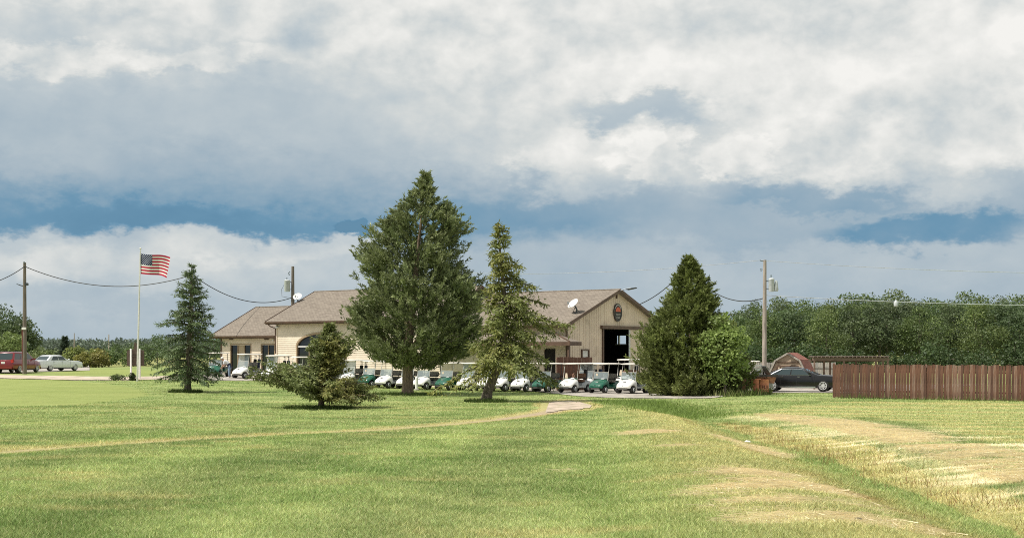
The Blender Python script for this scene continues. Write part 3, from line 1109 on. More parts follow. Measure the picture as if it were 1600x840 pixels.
def broadleaf(name, h, crown_r, seed, n_clump=70, per=60, leaf=.30, c1=(.04, .07, .022), c2=(.085, .115, .035), z0=.22, trunk_r=.16, forks=5, root=None, label=None, cat='tree', base=(0, 0, 0), squash=1.0, clump=.30):
    g = np.random.default_rng(seed)
    root = root or thing(name, label or 'tree', cat, base)
    tb = MB()
    tb.tube([(0, 0, -.3), (0, 0, 0), (.05 * h * g.normal(0, .3), 0, h * .3), (0, .02 * h, h * .62)], [trunk_r * 1.4, trunk_r * 1.1, trunk_r * .85, trunk_r * .35], 8)
    # crown ellipsoid made of clumps
    zc = h * (z0 + 1) / 2; rz = h * (1 - z0) / 2
    pts = []
    while len(pts) < n_clump:
        p = g.uniform(-1, 1, 3)
        d = np.linalg.norm(p)
        if d > 1 or d < .35:
            continue
        if p[2] < -.55 and g.uniform() < .5:
            continue
        wob = 1 + .22 * (fbm(np.array([p[0] * 1.7 + 9]), np.array([p[2] * 1.7 + p[1]]), seed, 2)[0] - .5) * 2
        pts.append(p * wob)
    pts = np.array(pts)
    top = 1 - .35 * np.clip(pts[:, 2], 0, 1) ** 2
    C = np.stack([pts[:, 0] * crown_r * top, pts[:, 1] * crown_r * top * squash, zc + pts[:, 2] * rz * .92], -1)
    for i in range(forks):
        c = C[int(g.integers(0, len(C)))]
        tb.tube([(0, 0, h * g.uniform(.2, .45)), (c[0] * .5, c[1] * .5, h * .35 + c[2] * .3), tuple(c)], [trunk_r * .45, trunk_r * .28, .03], 5)
    tb.build('trunk', 'bark_grey', root, smooth=60)
    rc = clump * crown_r * g.uniform(.7, 1.25, n_clump)
    tone = g.uniform(.75, 1.25, n_clump); mixv = g.uniform(0, 1, n_clump)
    m = per
    rr = unit(g.normal(0, 1, (n_clump, m, 3)))
    rr[..., 2] = np.where(g.uniform(0, 1, (n_clump, m)) < .5, np.abs(rr[..., 2]), rr[..., 2])
    rad = rc[:, None] * g.uniform(.45, 1.08, (n_clump, m)) ** .7
    p = C[:, None] + rr * rad[..., None] * np.array((1.1, 1.1, .85))
    dd = unit(rr * .6 + g.normal(0, .6, (n_clump, m, 3)) + np.array((0, 0, -.25)))
    c1 = np.array(c1); c2 = np.array(c2)
    col = (c1 + (c2 - c1) * np.clip(.5 * mixv[:, None] + .5 * g.uniform(0, 1, (n_clump, m)), 0, 1)[..., None]) * tone[:, None, None]
    N_ = n_clump * m
    V = leaf_quads(p.reshape(-1, 3), dd.reshape(-1, 3), g.uniform(.7, 1.35, N_) * leaf, g.uniform(.6, 1.2, N_) * leaf * .38, g, unit(rr + unit(C - np.array((0, 0, zc * .8)))[:, None] * .5 + np.array((0, 0, .2))).reshape(-1, 3))
    np_mesh('crown', V.reshape(-1, 4 * 3).reshape(-1, 3), 4, M_leaf, np.repeat(col.reshape(-1, 3), 4, axis=0), root)
    return root


# the spruce left of the clubhouse
b = on(290, 612); s_ = b.y / F
prof = [(.95, 1.5), (1.2, 2.15), (1.8, 2.25), (2.6, 1.95), (3.4, 1.62), (4.4, 1.42), (5.2, 1.02), (6.0, .85), (6.6, .55), (7.1, .34), (7.6, .06)]
conifer('spruce_tree', 'dark green spruce standing alone on the lawn beside the flagpole', 'tree', b, 7.7, lambda z: (.10 + .035 * z, 0), prof, 3, whorl=.35, per=9,
        droop=.34, rise=.50, spray=.40, hang=.16, c1=(.075, .120, .054), c2=(.185, .235, .108), trunk_r=.22, tuft=.13, bare=.08, z_first=.9, bark='bark_grey',
        side_bias=lambda a, z: .95 + .30 * math.sin(a * 3 + z * 2.7) * .6)

# the stunted spruce in front of the clubhouse
b = on(497, 637)
prof = [(.10, 2.5), (.40, 2.95), (.85, 2.9), (1.15, 2.4), (1.35, 1.15), (1.7, 1.05), (2.3, 1.30), (2.8, 1.02), (3.2, .42), (3.6, .22), (3.95, .03)]
conifer('stunted_spruce', 'small stunted spruce with a broad skirt and yellowing needles', 'tree', b, 3.95, lambda z: (.12 + .10 * z, .03 * z), prof, 8, whorl=.125, per=13, droop=.14, rise=.30, spray=.34, hang=.16, wide=1.55,
        c1=(.105, .145, .050), c2=(.255, .290, .105), trunk_r=.15, tuft=.10, z_first=.42, branch_r=.014, bare=.06, bark='bark',
        rise_fn=lambda a, z: (.26 - .20 * math.cos(a)) if z < 1.25 else .5,
        tips=(lambda x, y, z, g: np.where((x > .15) & (fbm(x * 1.5 + 4, z * 1.5 + y, 4, 2) > .47), .60, .12), (.33, .27, .075)),
        side_bias=lambda a, z: (1.0 - .08 * math.cos(a)) if z < 1.25 else (.65 + .45 * max(0, math.cos(a)) if z > 1.6 else .8))

# the big cedar
b = on(637, 616)
s_ = F / b.y
prof = [(1.75, 1.2, .2), (2.2, 2.8, .4), (2.9, 3.6, .35), (3.5, 3.85, .40), (4.6, 3.75, .50), (5.9, 3.55, .50), (7.3, 3.25, .45), (8.6, 2.85, .25), (9.4, 2.50, .45), (10.2, 2.30, .62), (11.0, 1.85, .65),
        (11.6, 1.30, .75), (12.1, .60, .95), (12.7, .34, 1.0), (13.3, .05, 1.1)]
cedar('big_cedar_tree', 'tallest broad dark green cedar in front of the clubhouse', 'tree', b, prof, 5, n_plume=4800, leaf=.15, per=31, lump=.34, depth=.7, n_cl=215, cl_r=.66, limbs=((.4, 1.9, 2.4, .55), (3.4, 2.2, 2.6, .8), (5.2, 2.4, 2.6, .7), (2.0, 2.5, 2.5, .9)),
      c1=(.110, .150, .062), c2=(.300, .330, .155), trunk_h=2.6, trunk_r=.33)

# the leaning spruce
b = on(759, 627)
k_ = F / b.y


def lean_axis(z):
    return (np.interp(z, [0, .6, 2.2, 4.5, 9.2], [0, .12, .80, 1.05, .62]), 0.0)


def lean_bias(a, z):
    c = math.cos(a)
    if z < 2.3:
        return 1.05 + .42 * max(0, -c) if c < 0 else 1.12
    if z < 3.6:
        return 1.0 + .12 * c
    if z < 6.4:
        return .95 + .48 * c
    return .95 + .25 * c


prof = [(.9, .5), (1.6, 1.9), (2.1, 2.7), (2.8, 2.5), (3.6, 2.1), (4.4, 2.1), (5.2, 1.8), (6.2, 1.2), (7.0, .80), (7.8, .68), (8.5, .42), (9.1, .10)]
conifer('leaning_spruce', 'yellow green spruce with a leaning trunk and hanging boughs', 'tree', b, 9.15, lean_axis, prof, 13, whorl=.36, per=8, droop=.52, rise=.34, spray=.58, hang=.52, wide=1.35, lvar=(.42, 1.22),
        c1=(.110, .150, .046), c2=(.260, .290, .095), trunk_r=.27, tuft=.145, z_first=1.95, bare=.12, branch_r=.026, bark='bark_grey',
        tips=(lambda x, y, z, g: np.where(fbm(x * .9 + 7, z * .9 + y, 9, 2) > .50, .65, .22) * np.where(x < 1.4, 1, .45), (.31, .285, .075)),
        side_bias=lean_bias)

# the cedar right of the barn, and the broadleaf sapling grown into it
b = on(1080, 617)
prof = [(.02, 2.25, 0), (.5, 2.75, .05), (1.2, 2.9, .0), (2.1, 2.75, -.05), (3.0, 2.45, -.12), (3.9, 2.15, -.15), (4.8, 1.75, -.12), (5.6, 1.45, -.1), (6.3, 1.10, .0), (6.9, .62, -.05), (7.5, .32, -.1), (8.0, .04, -.1)]
cedar('bushy_cedar', 'olive green cedar bushy to the ground beside the barn', 'tree', b, prof, 22, n_plume=4200, leaf=.145, per=31, lump=.32, depth=.7, n_cl=230, cl_r=.50, c1=(.095, .122, .036), c2=(.240, .275, .085), trunk_r=.2, trunk_h=1.2, upness=.95)
b2 = b + Vector((1.62, -2.6, 0)); b2.z = zg(b2.x, b2.y)
broadleaf('sapling', 4.6, 1.45, 31, n_clump=60, per=80, leaf=.18, c1=(.17, .24, .06), c2=(.31, .39, .12), z0=.12, trunk_r=.07, label='light green broadleaf sapling growing out of the bushy cedar', base=b2, clump=.34, squash=.8)

# the wood behind the fence
protos = []
wood_label = 'broadleaf tree of the dense wood behind the brown fence'
specs = [(12.2, 3.9, (.060, .105, .038), (.145, .200, .070)), (13.0, 4.2, (.068, .115, .036), (.170, .220, .068)), (11.6, 3.6, (.055, .095, .042), (.125, .170, .066)), (12.8, 4.4, (.082, .125, .040), (.180, .222, .070)), (13.4, 3.7, (.065, .098, .045), (.135, .172, .072))]
for i, (h, r, c1, c2) in enumerate(specs):
    c1, c2 = (tuple(v * 1.08 for v in c) for c in (c1, c2))
    protos.append(broadleaf('wood_tree', h, r, 60 + i, n_clump=62, per=95, leaf=.33, c1=c1, c2=c2, z0=.04, trunk_r=.22, label=wood_label, clump=.33))
    protos[-1]['group'] = 'trees of the wood'
spots = []
for row, (Y, x0, x1, dx, top) in enumerate([(192, 1148, 1640, 50, 0), (205, 1170, 1660, 44, 1), (218, 1130, 1660, 44, 2), (234, 1120, 1670, 44, 3)]):
    px = x0
    while px < x1:
        spots.append((px + rnd.uniform(-10, 10), Y + rnd.uniform(-5, 5), row)); px += dx * rnd.uniform(.85, 1.15)
tops = [(1120, 497), (1150, 482), (1180, 462), (1230, 462), (1290, 466), (1315, 460), (1340, 451), (1370, 452), (1400, 455), (1440, 459), (1480, 452), (1520, 455), (1560, 458), (1600, 456), (1680, 456)]
for i, (px, Y, row) in enumerate(spots):
    k = rnd.randrange(len(protos))
    py = np.interp(px, [t[0] for t in tops], [t[1] for t in tops]) + rnd.uniform(-1, 7) + (12 if row == 0 else 4 if row == 1 else 0)
    H = CZ - .1 + (HY - py) / F * Y
    p = P(px, HY, Y); p.z = zg(p.x, p.y) - .1
    s = H / specs[k][0]
    if i < len(protos):
        o, k = protos[i], i
        s = H / specs[k][0]
        o.location = p; o.rotation_euler.z = rnd.uniform(0, 6.28)
    else:
        o = dup(protos[k], p, rnd.uniform(0, 6.28))
    o.scale = (s * rnd.uniform(.95, 1.15), s * rnd.uniform(.95, 1.15), s)

bush0 = broadleaf('undergrowth_bush', 3.4, 2.3, 90, n_clump=34, per=60, leaf=.30, c1=(.04, .070, .028), c2=(.085, .125, .042), z0=-.1, trunk_r=.06, label='low bush at the foot of the wood behind the fence', cat='bush', clump=.36)
bush0['group'] = 'bushes along the wood'
for i in range(13):
    px = 1150 + i * 39 + rnd.uniform(-8, 8)
    p = P(px, HY, 184 + rnd.uniform(-4, 4)); p.z = zg(p.x, p.y)
    o = bush0 if i == 0 else dup(bush0, p, 0)
    o.location = p; o.rotation_euler.z = rnd.uniform(0, 6.28); s = rnd.uniform(.7, 1.15); o.scale = (s, s, s)

# left distance
def place(px, base_y, top_y, fn, Y):
    p = P(px, HY, Y); p.z = zg(p.x, p.y)
    return p, CZ - p.z + (HY - top_y) / F * Y


for px, top, Y, r, lab in ((-14, 478, 230, 5.2, 'tall dark broadleaf tree cut by the picture edge behind the red van'), (10, 486, 222, 4.8, 'tall dark broadleaf tree behind the light green young tree'), (27, 497, 216, 3.2, 'dark broadleaf tree standing just behind the floodlight pole')):
    p, H = place(px, 0, top, None, Y)
    broadleaf('broadleaf_tree', H, r, 100 + px, n_clump=90, per=55, leaf=.36, c1=(.055, .090, .038), c2=(.12, .16, .06), z0=.02, trunk_r=.2, label=lab, base=p, clump=.28)
p, H = place(15, 0, 519, None, 165)
broadleaf('young_tree', H, 1.75, 131, n_clump=40, per=60, leaf=.25, c1=(.13, .19, .05), c2=(.25, .32, .10), z0=.05, trunk_r=.08, label='light green young tree behind the red van', base=p, clump=.34)
p, H = place(101, 0, 523, None, 175)
conifer('small_conifer', 'dark conifer behind the white sedan', 'tree', p, H, lambda z: (0, 0), [(.1, 1.15), (.6, 1.25), (H * .5, .75), (H, .04)], 41, whorl=.22, per=9, droop=.2, rise=.3, spray=.3, c1=(.04, .068, .04), c2=(.08, .115, .06), tuft=.2, trunk_r=.08, z_first=.2)
for i, (px, top, Y, r, c1, c2, lab) in enumerate([
        (62, 545, 182, 1.7, (.06, .085, .03), (.12, .15, .05), 'pale green bush behind the roof of the red van'),
        (82, 547, 184, 1.6, (.06, .085, .03), (.11, .14, .05), 'pale green bush between the red van and the dark conifer'),
        (118, 540, 172, 1.35, (.075, .10, .03), (.16, .185, .05), 'yellow green young tree right of the dark conifer'),
        (131, 551, 168, 1.0, (.10, .105, .03), (.18, .175, .045), 'low yellowing bush with orange tinge'),
        (142, 543, 172, 1.25, (.08, .105, .03), (.16, .18, .05), 'yellow green bushy young tree in the middle of the hedge'),
        (155, 548, 170, 1.0, (.10, .095, .03), (.17, .16, .045), 'orange tinged young tree beside a green one'),
        (170, 545, 176, 1.2, (.05, .08, .028), (.10, .135, .045), 'round green young tree left of the sign board'),
        (192, 530, 190, 2.3, (.035, .06, .024), (.075, .105, .038), 'dark green tree left of the flagpole'),
        (208, 545, 182, 1.3, (.06, .09, .03), (.11, .15, .05), 'green bush just behind the sign board'),
        (226, 534, 195, 2.2, (.04, .065, .025), (.08, .11, .04), 'green tree behind the right white post'),
        (246, 526, 190, 2.4, (.035, .06, .024), (.075, .105, .038), 'dark green tree half hidden by the lone spruce'),
        (335, 520, 200, 2.8, (.035, .06, .024), (.075, .105, .038), 'dark green tree at the left end of the clubhouse')]):
    p, H = place(px, 0, top, None, Y)
    c1, c2 = (tuple(min(.4, v * 1.75) for v in c) for c in (c1, c2))
    broadleaf('hedgerow_tree', H, r, 140 + i, n_clump=34, per=46, leaf=.26, c1=c1, c2=c2, z0=-.05, trunk_r=.06, label=lab, base=p, clump=.36)

# the far wood, one blue-green mass; its haze is put into the pale leaf colour
g_ = np.random.default_rng(77)
C = []
for i in range(330):
    px = g_.uniform(-40, 470) if i < 270 else g_.uniform(1050, 1180)
    Y = g_.uniform(560, 640)
    H = (CZ - 1 + (HY - (529 + 7 * fbm(np.array([px * .02]), np.array([1.]), 6, 3)[0])) / F * Y) * g_.uniform(.85, 1.05)
    x0 = (px - CX) / F * Y
    for k in range(9):
        C.append((x0 + g_.normal(0, 2.4), Y + g_.normal(0, 2), g_.uniform(.1, .95) * H, g_.uniform(1.5, 2.9), g_.uniform(.75, 1.25)))
C = np.array(C)
m = 34
rr = unit(g_.normal(0, 1, (len(C), m, 3)))
p = C[:, None, :3] + rr * C[:, 3][:, None, None] * g_.uniform(.6, 1.05, (len(C), m, 1))
V = leaf_quads(p.reshape(-1, 3), unit(rr + g_.normal(0, .6, rr.shape)).reshape(-1, 3), g_.uniform(.7, 1.4, len(C) * m) * 1.0, g_.uniform(.7, 1.3, len(C) * m) * .42, g_)
cc = (np.array((.15, .19, .14)) * C[:, 4][:, None])[:, None] * g_.uniform(.75, 1.3, (len(C), m, 1))
stuff(np_mesh('far_wood', V.reshape(-1, 3), 4, M_leaf, np.repeat(cc.reshape(-1, 3), 4, axis=0)), 'far off wood along the horizon')

# ------------------------------------------------------------------ buildings
M_siding = mat('cream_siding', (.76, .66, .525), .6, var=.05, scale=1.5, bump=.05, dirt=((.55, .47, .37), .15, .8))
M_metal_wall = mat('tan_metal_wall', (.64, .53, .40), .5, var=.05, scale=.8, spec=.5, dirt=((.36, .28, .19), .3, .6))
M_brown = mat('brown_trim', (.115, .070, .048), .5, var=.15, scale=3)
M_frame = mat('tan_frame', (.36, .27, .17), .55, var=.08)
M_white = mat('white_paint', (.78, .77, .74), .45, var=.03)
M_dark = mat('dark_inside', (.022, .020, .018), .9, var=.2)  # near-black colour puts the indoor shade into these surfaces
M_curtain = mat('curtain', (.45, .36, .24), .8, var=.1, scale=12, stretch=(3, 3, .2))
M_concrete = mat('concrete', (.42, .39, .35), .9, var=.12, bump=.3)
M_glass = glass_mat('window_glass', (.012, .014, .016), .04)


def shingle_mat():
    m = bpy.data.materials.new('roof_shingles')
    m.use_nodes = True
    nt = m.node_tree; N = Nodes(nt); b = nt.nodes['Principled BSDF']
    tc = N.new('ShaderNodeTexCoord').outputs['Object']
    s = N.new('ShaderNodeSeparateXYZ'); nt.links.new(tc, s.inputs[0])
    cb = N.new('ShaderNodeCombineXYZ')
    nt.links.new(s.outputs[0], cb.inputs[0]); nt.links.new(N.m('MULTIPLY', s.outputs[2], 2.4), cb.inputs[1])
    br = N.new('ShaderNodeTexBrick')
    nt.links.new(cb.outputs[0], br.inputs['Vector'])
    br.inputs['Scale'].default_value = 1.0
    br.inputs['Brick Width'].default_value = .34
    br.inputs['Row Height'].default_value = .16
    br.inputs['Mortar Size'].default_value = .012
    br.inputs['Color1'].default_value = (.245, .208, .168, 1)
    br.inputs['Color2'].default_value = (.150, .124, .100, 1)
    br.inputs['Mortar'].default_value = (.09, .065, .05, 1)
    br.inputs['Bias'].default_value = -.1
    n = N.noise(tc, 3.0, 6, .7)
    c = N.mix(N.sstep(n, .3, .7, 0, .45), br.outputs['Color'], (.265, .228, .185, 1))
    g = N.noise(tc, 60.0, 3, .7)
    c = N.scale(c, N.m('ADD', .65, N.m('MULTIPLY', g, .75)))
    nt.links.new(c, b.inputs['Base Color'])
    b.inputs['Roughness'].default_value = .95
    bn = N.new('ShaderNodeBump'); bn.inputs['Strength'].default_value = .6; bn.inputs['Distance'].default_value = .02
    nt.links.new(br.outputs['Fac'], bn.inputs['Height']); bn.invert = True
    nt.links.new(bn.outputs[0], b.inputs['Normal'])
    MATS['roof_shingles'] = m


shingle_mat()


def fx(px, y):
    k = (px - CX) / F
    return (k * (BC.y + VY.y * y) - BC.x - VY.x * y) / (UX.x - UX.y * k)


def fy(px, x):
    k = (px - CX) / F
    return (k * (BC.y + UX.y * x) - BC.x - UX.x * x) / (VY.x - VY.y * k)


def zat(py, x, y):
    return CZ - (py - HY) * L2W(x, y).y / F


def lap_siding(x0, x1, z0, z1, y, openings, parent, pitch=.165, name='wall'):
    """horizontal lap boards, each leaning out over the one below, cut round the openings"""
    mb = MB()
    z = z0
    while z < z1 - .01:
        zt = min(z + pitch, z1)
        cuts = []
        for o in openings:
            if o[2] < (z + zt) / 2 < o[3]:
                a, b = o[0], o[1]
                if len(o) > 4:                        # arched head: ellipse over the spring line o[4]
                    zm = (z + zt) / 2
                    if zm > o[4]:
                        k = math.sqrt(max(0, 1 - ((zm - o[4]) / (o[3] - o[4])) ** 2))
                        c = (a + b) / 2; a, b = c - (b - c) * k, c + (b - c) * k
                cuts.append((a, b))
        cuts.sort()
        x = x0
        segs = []
        for a, b in cuts:
            if a > x:
                segs.append((x, a))
            x = max(x, b)
        if x < x1:
            segs.append((x, x1))
        for a, b in segs:
            mb.quad((a, y - .022, z), (b, y - .022, z), (b, y - .003, zt), (a, y - .003, zt))
            mb.quad((a, y, z), (b, y, z), (b, y - .022, z), (a, y - .022, z))
        z = zt
    for o in openings:                                # reveals
        x0_, x1_, zb, zt = o[:4]
        sp = o[4] if len(o) > 4 else zt
        for xx in (x0_, x1_):
            mb.quad((xx, y - .02, zb), (xx, y + .14, zb), (xx, y + .14, sp), (xx, y - .02, sp))
        if len(o) == 4:
            mb.quad((x0_, y - .02, zt), (x1_, y - .02, zt), (x1_, y + .14, zt), (x0_, y + .14, zt))
    return mb.build(name, 'cream_siding', parent, fix=False)


def rib_wall(a, b, z0, ztop, plane, at, parent, name='wall', pitch=.30, depth=.03, zbot=None, m='tan_metal_wall'):
    """ribbed sheet metal: plane 'x' stands at x = at and runs along y, plane 'y' stands at y = at and runs along x"""
    mb = MB()
    prof = []
    t = a
    while t < b - 1e-6:
        for dt, h in ((0, 0), (.20, 0), (.225, 1), (.275, 1)):
            if t + dt * pitch / .30 < b:
                prof.append((t + dt * pitch / .30, h))
        t += pitch
    prof.append((b, 0))
    sgn = 1 if plane == 'x' else -1
    vs = []
    for t, h in prof:
        o = at + sgn * depth * h
        zb = zbot(t) if zbot else z0
        zt = ztop(t) if callable(ztop) else ztop
        for z in (zb, zt):
            vs.append((o, t, z) if plane == 'x' else (t, o, z))
    n = len(prof)
    mb.add(vs, [(2 * i, 2 * i + 2, 2 * i + 3, 2 * i + 1) for i in range(n - 1)])
    return mb.build(name, m, parent, fix=False)


def window(x0, x1, z0, z1, y, parent, cols=2, transoms=(), name='window', fr='tan_frame', inner=None, w=.07):
    """frame proud of the siding, panes set back, as parts and sub-parts"""
    mb = MB()
    mb.box(((x0 + x1) / 2, y + .03, z1 + w / 2), (x1 - x0 + 2 * w, .16, w)).box(((x0 + x1) / 2, y + .03, z0 - w / 2), (x1 - x0 + 2 * w, .20, w))
    mb.box((x0 - w / 2, y + .03, (z0 + z1) / 2), (w, .16, z1 - z0)).box((x1 + w / 2, y + .03, (z0 + z1) / 2), (w, .16, z1 - z0))
    for i in range(1, cols):
        mb.box((x0 + (x1 - x0) * i / cols, y + .05, (z0 + z1) / 2), (w * .8, .08, z1 - z0 - .004))
    f = mb.build(name, fr, parent)
    for i in range(cols):
        a = x0 + (x1 - x0) * i / cols + w * .4; b = x0 + (x1 - x0) * (i + 1) / cols - w * .4
        p = MB().box(((a + b) / 2, y + .09, (z0 + z1) / 2), (b - a, .02, z1 - z0))
        p.build('pane', 'curtain' if inner and i in inner else 'window_glass', f)
    return f


def gutter(a, b, parent, name='gutter', m='brown_trim', r=.075):
    mb = MB()
    a, b = Vector(a), Vector(b)
    d = (b - a).normalized(); s = d.cross(Vector((0, 0, 1)))
    ring = [(-1, .6), (-1, -.6), (-.5, -1), (.6, -1), (1, .2), (1, .6)]
    mb.loft([[a + s * r * u + Vector((0, 0, r * v)) for u, v in ring], [b + s * r * u + Vector((0, 0, r * v)) for u, v in ring]])
    return mb.build(name, m, parent)


def gable_roof(x0, x1, ye, ze, yr, zr, parent, t=.14, rake=True, fascia=.20):
    """two slopes from the eaves (ye, ze) to the ridge (yr, zr) and down behind; brown fascias and rake boards"""
    yb = 2 * yr - ye
    mb = MB()
    mb.slab([(x0, ye, ze), (x1, ye, ze), (x1, yr, zr), (x0, yr, zr)], (0, 0, -t))
    mb.slab([(x0, yr + .001, zr), (x1, yr + .001, zr), (x1, yb, ze), (x0, yb, ze)], (0, 0, -t))
    roof = mb.build('roof', 'roof_shingles', parent)
    MB().tube([(x0, yr, zr + .01), (x1, yr, zr + .01)], .06, 6).build('ridge_cap', 'roof_shingles', roof)
    fb = MB()
    fb.box(((x0 + x1) / 2, ye - .012, ze - t / 2 - fascia / 2 + .03), (x1 - x0, .024, fascia))
    fb.build('fascia', 'brown_trim', roof)
    MB().slab([(x0 + .02, ye + .02, ze - t - .02), (x1 - .02, ye + .02, ze - t - .02), (x1 - .02, ye + .75, ze - t - .02), (x0 + .02, ye + .75, ze - t - .02)], (0, 0, -.02)).build('soffit', 'brown_trim', roof)
    if rake:
        for xx in (x0 - .012, x1 + .012):
            rb = MB()
            rb.span((xx, ye - .02, ze - .07), (xx, yr, zr - .07), .03, .22)
            rb.span((xx, yr + .004, zr - .07), (xx, yb, ze - .07), .03, .22)
            rb.build('rake_board', 'brown_trim', roof)
    return roof


# --- clubhouse: the taller block and its lower left wing
club = thing('clubhouse', 'long cream sided clubhouse with brown shingle roofs behind the golf carts', 'building', BC, ROT)
XL0, XL1, YW = -35.5, -28.2, .8                       # left wing
zl = lambda py, px: zat(py, fx(px, YW), YW)
o1 = (fx(361, YW), fx(392, YW), .5, zl(538, 376))
o2 = (fx(409, YW), fx(429, YW), .5, zl(538, 420))
lap_siding(XL0, XL1, .0, 3.85, YW, [o1, o2], club)
MB().box((XL0 + .05, YW - .03, 1.9), (.12, .06, 3.9)).build('corner_trim', 'brown_trim', club)
window(o1[0], o1[1], o1[2], o1[3], YW, club, 3, name='patio_door', inner=(1,))
window(o2[0], o2[1], o2[2], o2[3], YW, club, 2)
for px in (362, 417):
    x = fx(px, YW); MB().box((x, YW - .04, zl(529, px)), (.42, .10, .16)).build('wall_vent', 'brown_trim', club)
MB().box((XL0, YW + 5, 1.9), (.1, 9.9, 3.9)).build('end_wall', 'cream_siding', club)
MB().box((-21, 10.5, 2.2), (29, .1, 4.6)).build('rear_wall', 'cream_siding', club)
MB().slab([(XL0, YW + .3, .02), (-12, .3, .02), (-12, 10, .02), (XL0, 10, .02)], (0, 0, -.1)).build('floor', 'dark_inside', club)
gable_roof(-36.25, -28.0, .25, 4.08, 5.55, 6.62, club)
gutter((-36.25, .17, 4.0), (-28.25, .17, 4.0), club)
# the taller block
zm = lambda py, px: zat(py, fx(px, 0), 0)
ar = (fx(464, 0), fx(541, 0), .6, zm(520.5, 502), zm(541, 502))
ar2 = (fx(600, 0), fx(640, 0), .6, zm(517, 620), zm(541, 620))
lap_siding(-28.2, -11.9, .0, 5.0, 0, [ar], club)
MB().box((-28.2, .45, 2.5), (.08, .9, 5.0)).build('return_wall', 'cream_siding', club)
MB().box((-28.15, -.035, 2.5), (.12, .05, 5.0)).build('corner_trim', 'cream_siding', club)
gable_roof(-28.95, -11.4, -.5, 5.17, 5.2, 7.78, club)
gutter((-28.95, -.58, 5.08), (-11.6, -.58, 5.08), club)
dp = MB().tube([(-28.7, -.55, 5.0), (-28.6, -.3, 4.78), (-28.25, -.09, 4.62), (-28.25, -.09, 2.6)], .05, 6)
dp.build('downspout', 'brown_trim', club, smooth=50)
MB().box((-28.05, -.13, 4.72), (.3, .2, .12)).build('floodlight', 'white_paint', club, bevel=.02)
MB().box((fx(428, YW), YW - .1, zl(531, 428)), (.16, .16, .18)).build('wall_lamp', 'white_paint', club, bevel=.03)
# arched window: head trim, mullions, panes
mb = MB()
cxa, rxa, rza = (ar[0] + ar[1]) / 2, (ar[1] - ar[0]) / 2, ar[3] - ar[4]
arc = [(cxa - rxa * math.cos(math.pi * i / 20), ar[4] + rza * math.sin(math.pi * i / 20)) for i in range(21)]
ring_o = [(cxa + (x - cxa) * (1 + .09 / rxa), ar[4] + (z - ar[4]) * (1 + .10 / rza)) for x, z in arc]
ring_i = [(cxa + (x - cxa) * (1 - .06 / rxa), ar[4] + (z - ar[4]) * (1 - .06 / rza)) for x, z in arc]
mb.loft([[(a[0], -.06, a[1]), (a[0], .12, a[1]), (b_[0], .12, b_[1]), (b_[0], -.06, b_[1])] for a, b_ in zip(ring_o, ring_i)])
mb.box((ar[0], .03, (ar[2] + ar[4]) / 2), (.12, .18, ar[4] - ar[2])).box((ar[1], .03, (ar[2] + ar[4]) / 2), (.12, .18, ar[4] - ar[2]))
aw = mb.build('arched_window', 'tan_frame', club)
MB().box((cxa, .055, ar[4]), (ar[1] - ar[0] - .13, .09, .09)).build('transom', 'white_paint', aw)
for k in (1, 2, 3):
    MB().box((ar[0] + (ar[1] - ar[0]) * k / 4, .055, (ar[2] + ar[4]) / 2 - .03), (.07, .09, ar[4] - ar[2] - .04)).build('mullion', 'tan_frame', aw)
MB().slab([(x, .10, z) for x, z in arc] , (0, .02, 0)).build('arch_pane', 'window_glass', aw)
for k in range(4):
    a_, b_ = ar[0] + (ar[1] - ar[0]) * k / 4, ar[0] + (ar[1] - ar[0]) * (k + 1) / 4
    MB().box(((a_ + b_) / 2, .11, (ar[2] + ar[4]) / 2 - .03), (b_ - a_ - .09, .02, ar[4] - ar[2] - .04)).build('pane', 'window_glass', aw)
# roof vent on the wing's ridge
v = MB().lathe([(.62, 0), (.5, .06), (.16, .26), (.03, .30)], (0, 0, 0), 14).build('roof_vent', mat('pale_metal', (.62, .58, .50), .5), club, smooth=40)
v.location = (-28.75, 5.3, 6.66)

# --- barn with the sign gable
XG, YR, ZE, ZR = -.3, 6.64, 4.62, 7.26
barn = thing('pole_barn', 'tan metal barn with open sliding door and oval emblem on its gable', 'building', BC, ROT)
slope = (ZR - ZE) / (YR + .4)
ztop = lambda t: (ZE + slope * (t + .4) if t <= YR else ZE + slope * (2 * YR + .4 - t)) - .13
yd0, yd1, yd2 = fy(942, XG), fy(982, XG), fy(1022, XG)
zd = zat(514, XG, (yd0 + yd1) / 2)
yw0, yw1 = fy(909, XG), fy(918.5, XG)
zw0, zw1 = zat(558, XG, 2), zat(547, XG, 2)
YB = 2 * YR
g1 = [(0, yw0), (yw1, yd0)]
for a, b in g1:
    rib_wall(a, b, .0, ztop, 'x', XG, barn)
rib_wall(yw0, yw1, .0, lambda t: zw0, 'x', XG, barn)
rib_wall(yw0, yw1, .0, ztop, 'x', XG, barn, zbot=lambda t: zw1)
rib_wall(yd0, yd1, .0, ztop, 'x', XG, barn, zbot=lambda t: zd)
rib_wall(yd1, YR, .0, ztop, 'x', XG, barn) if yd1 < YR else None
rib_wall(max(yd1, YR), YB, .0, ztop, 'x', XG, barn)
if yd1 > YR:
    pass
for (t, w_) in ((0.04, .12), (YB - .04, .12)):
    MB().box((XG + .03, t, 2.3), (.10, w_, 4.5)).build('corner_trim', 'brown_trim', barn)
rib_wall(-12.2, XG - .01, .0, 4.55, 'y', 0, barn, name='side_wall')
gable_roof(-12.2, .1, -.4, ZE, YR, ZR, barn)
gutter((-12.2, -.48, 4.54), (.06, -.48, 4.54), barn)
MB().tube([(-.08, -.47, 4.46), (-.10, -.40, 4.28), (-.16, -.10, 4.05), (-.16, -.08, .3)], .055, 6).build('downspout', 'brown_trim', barn, smooth=50)
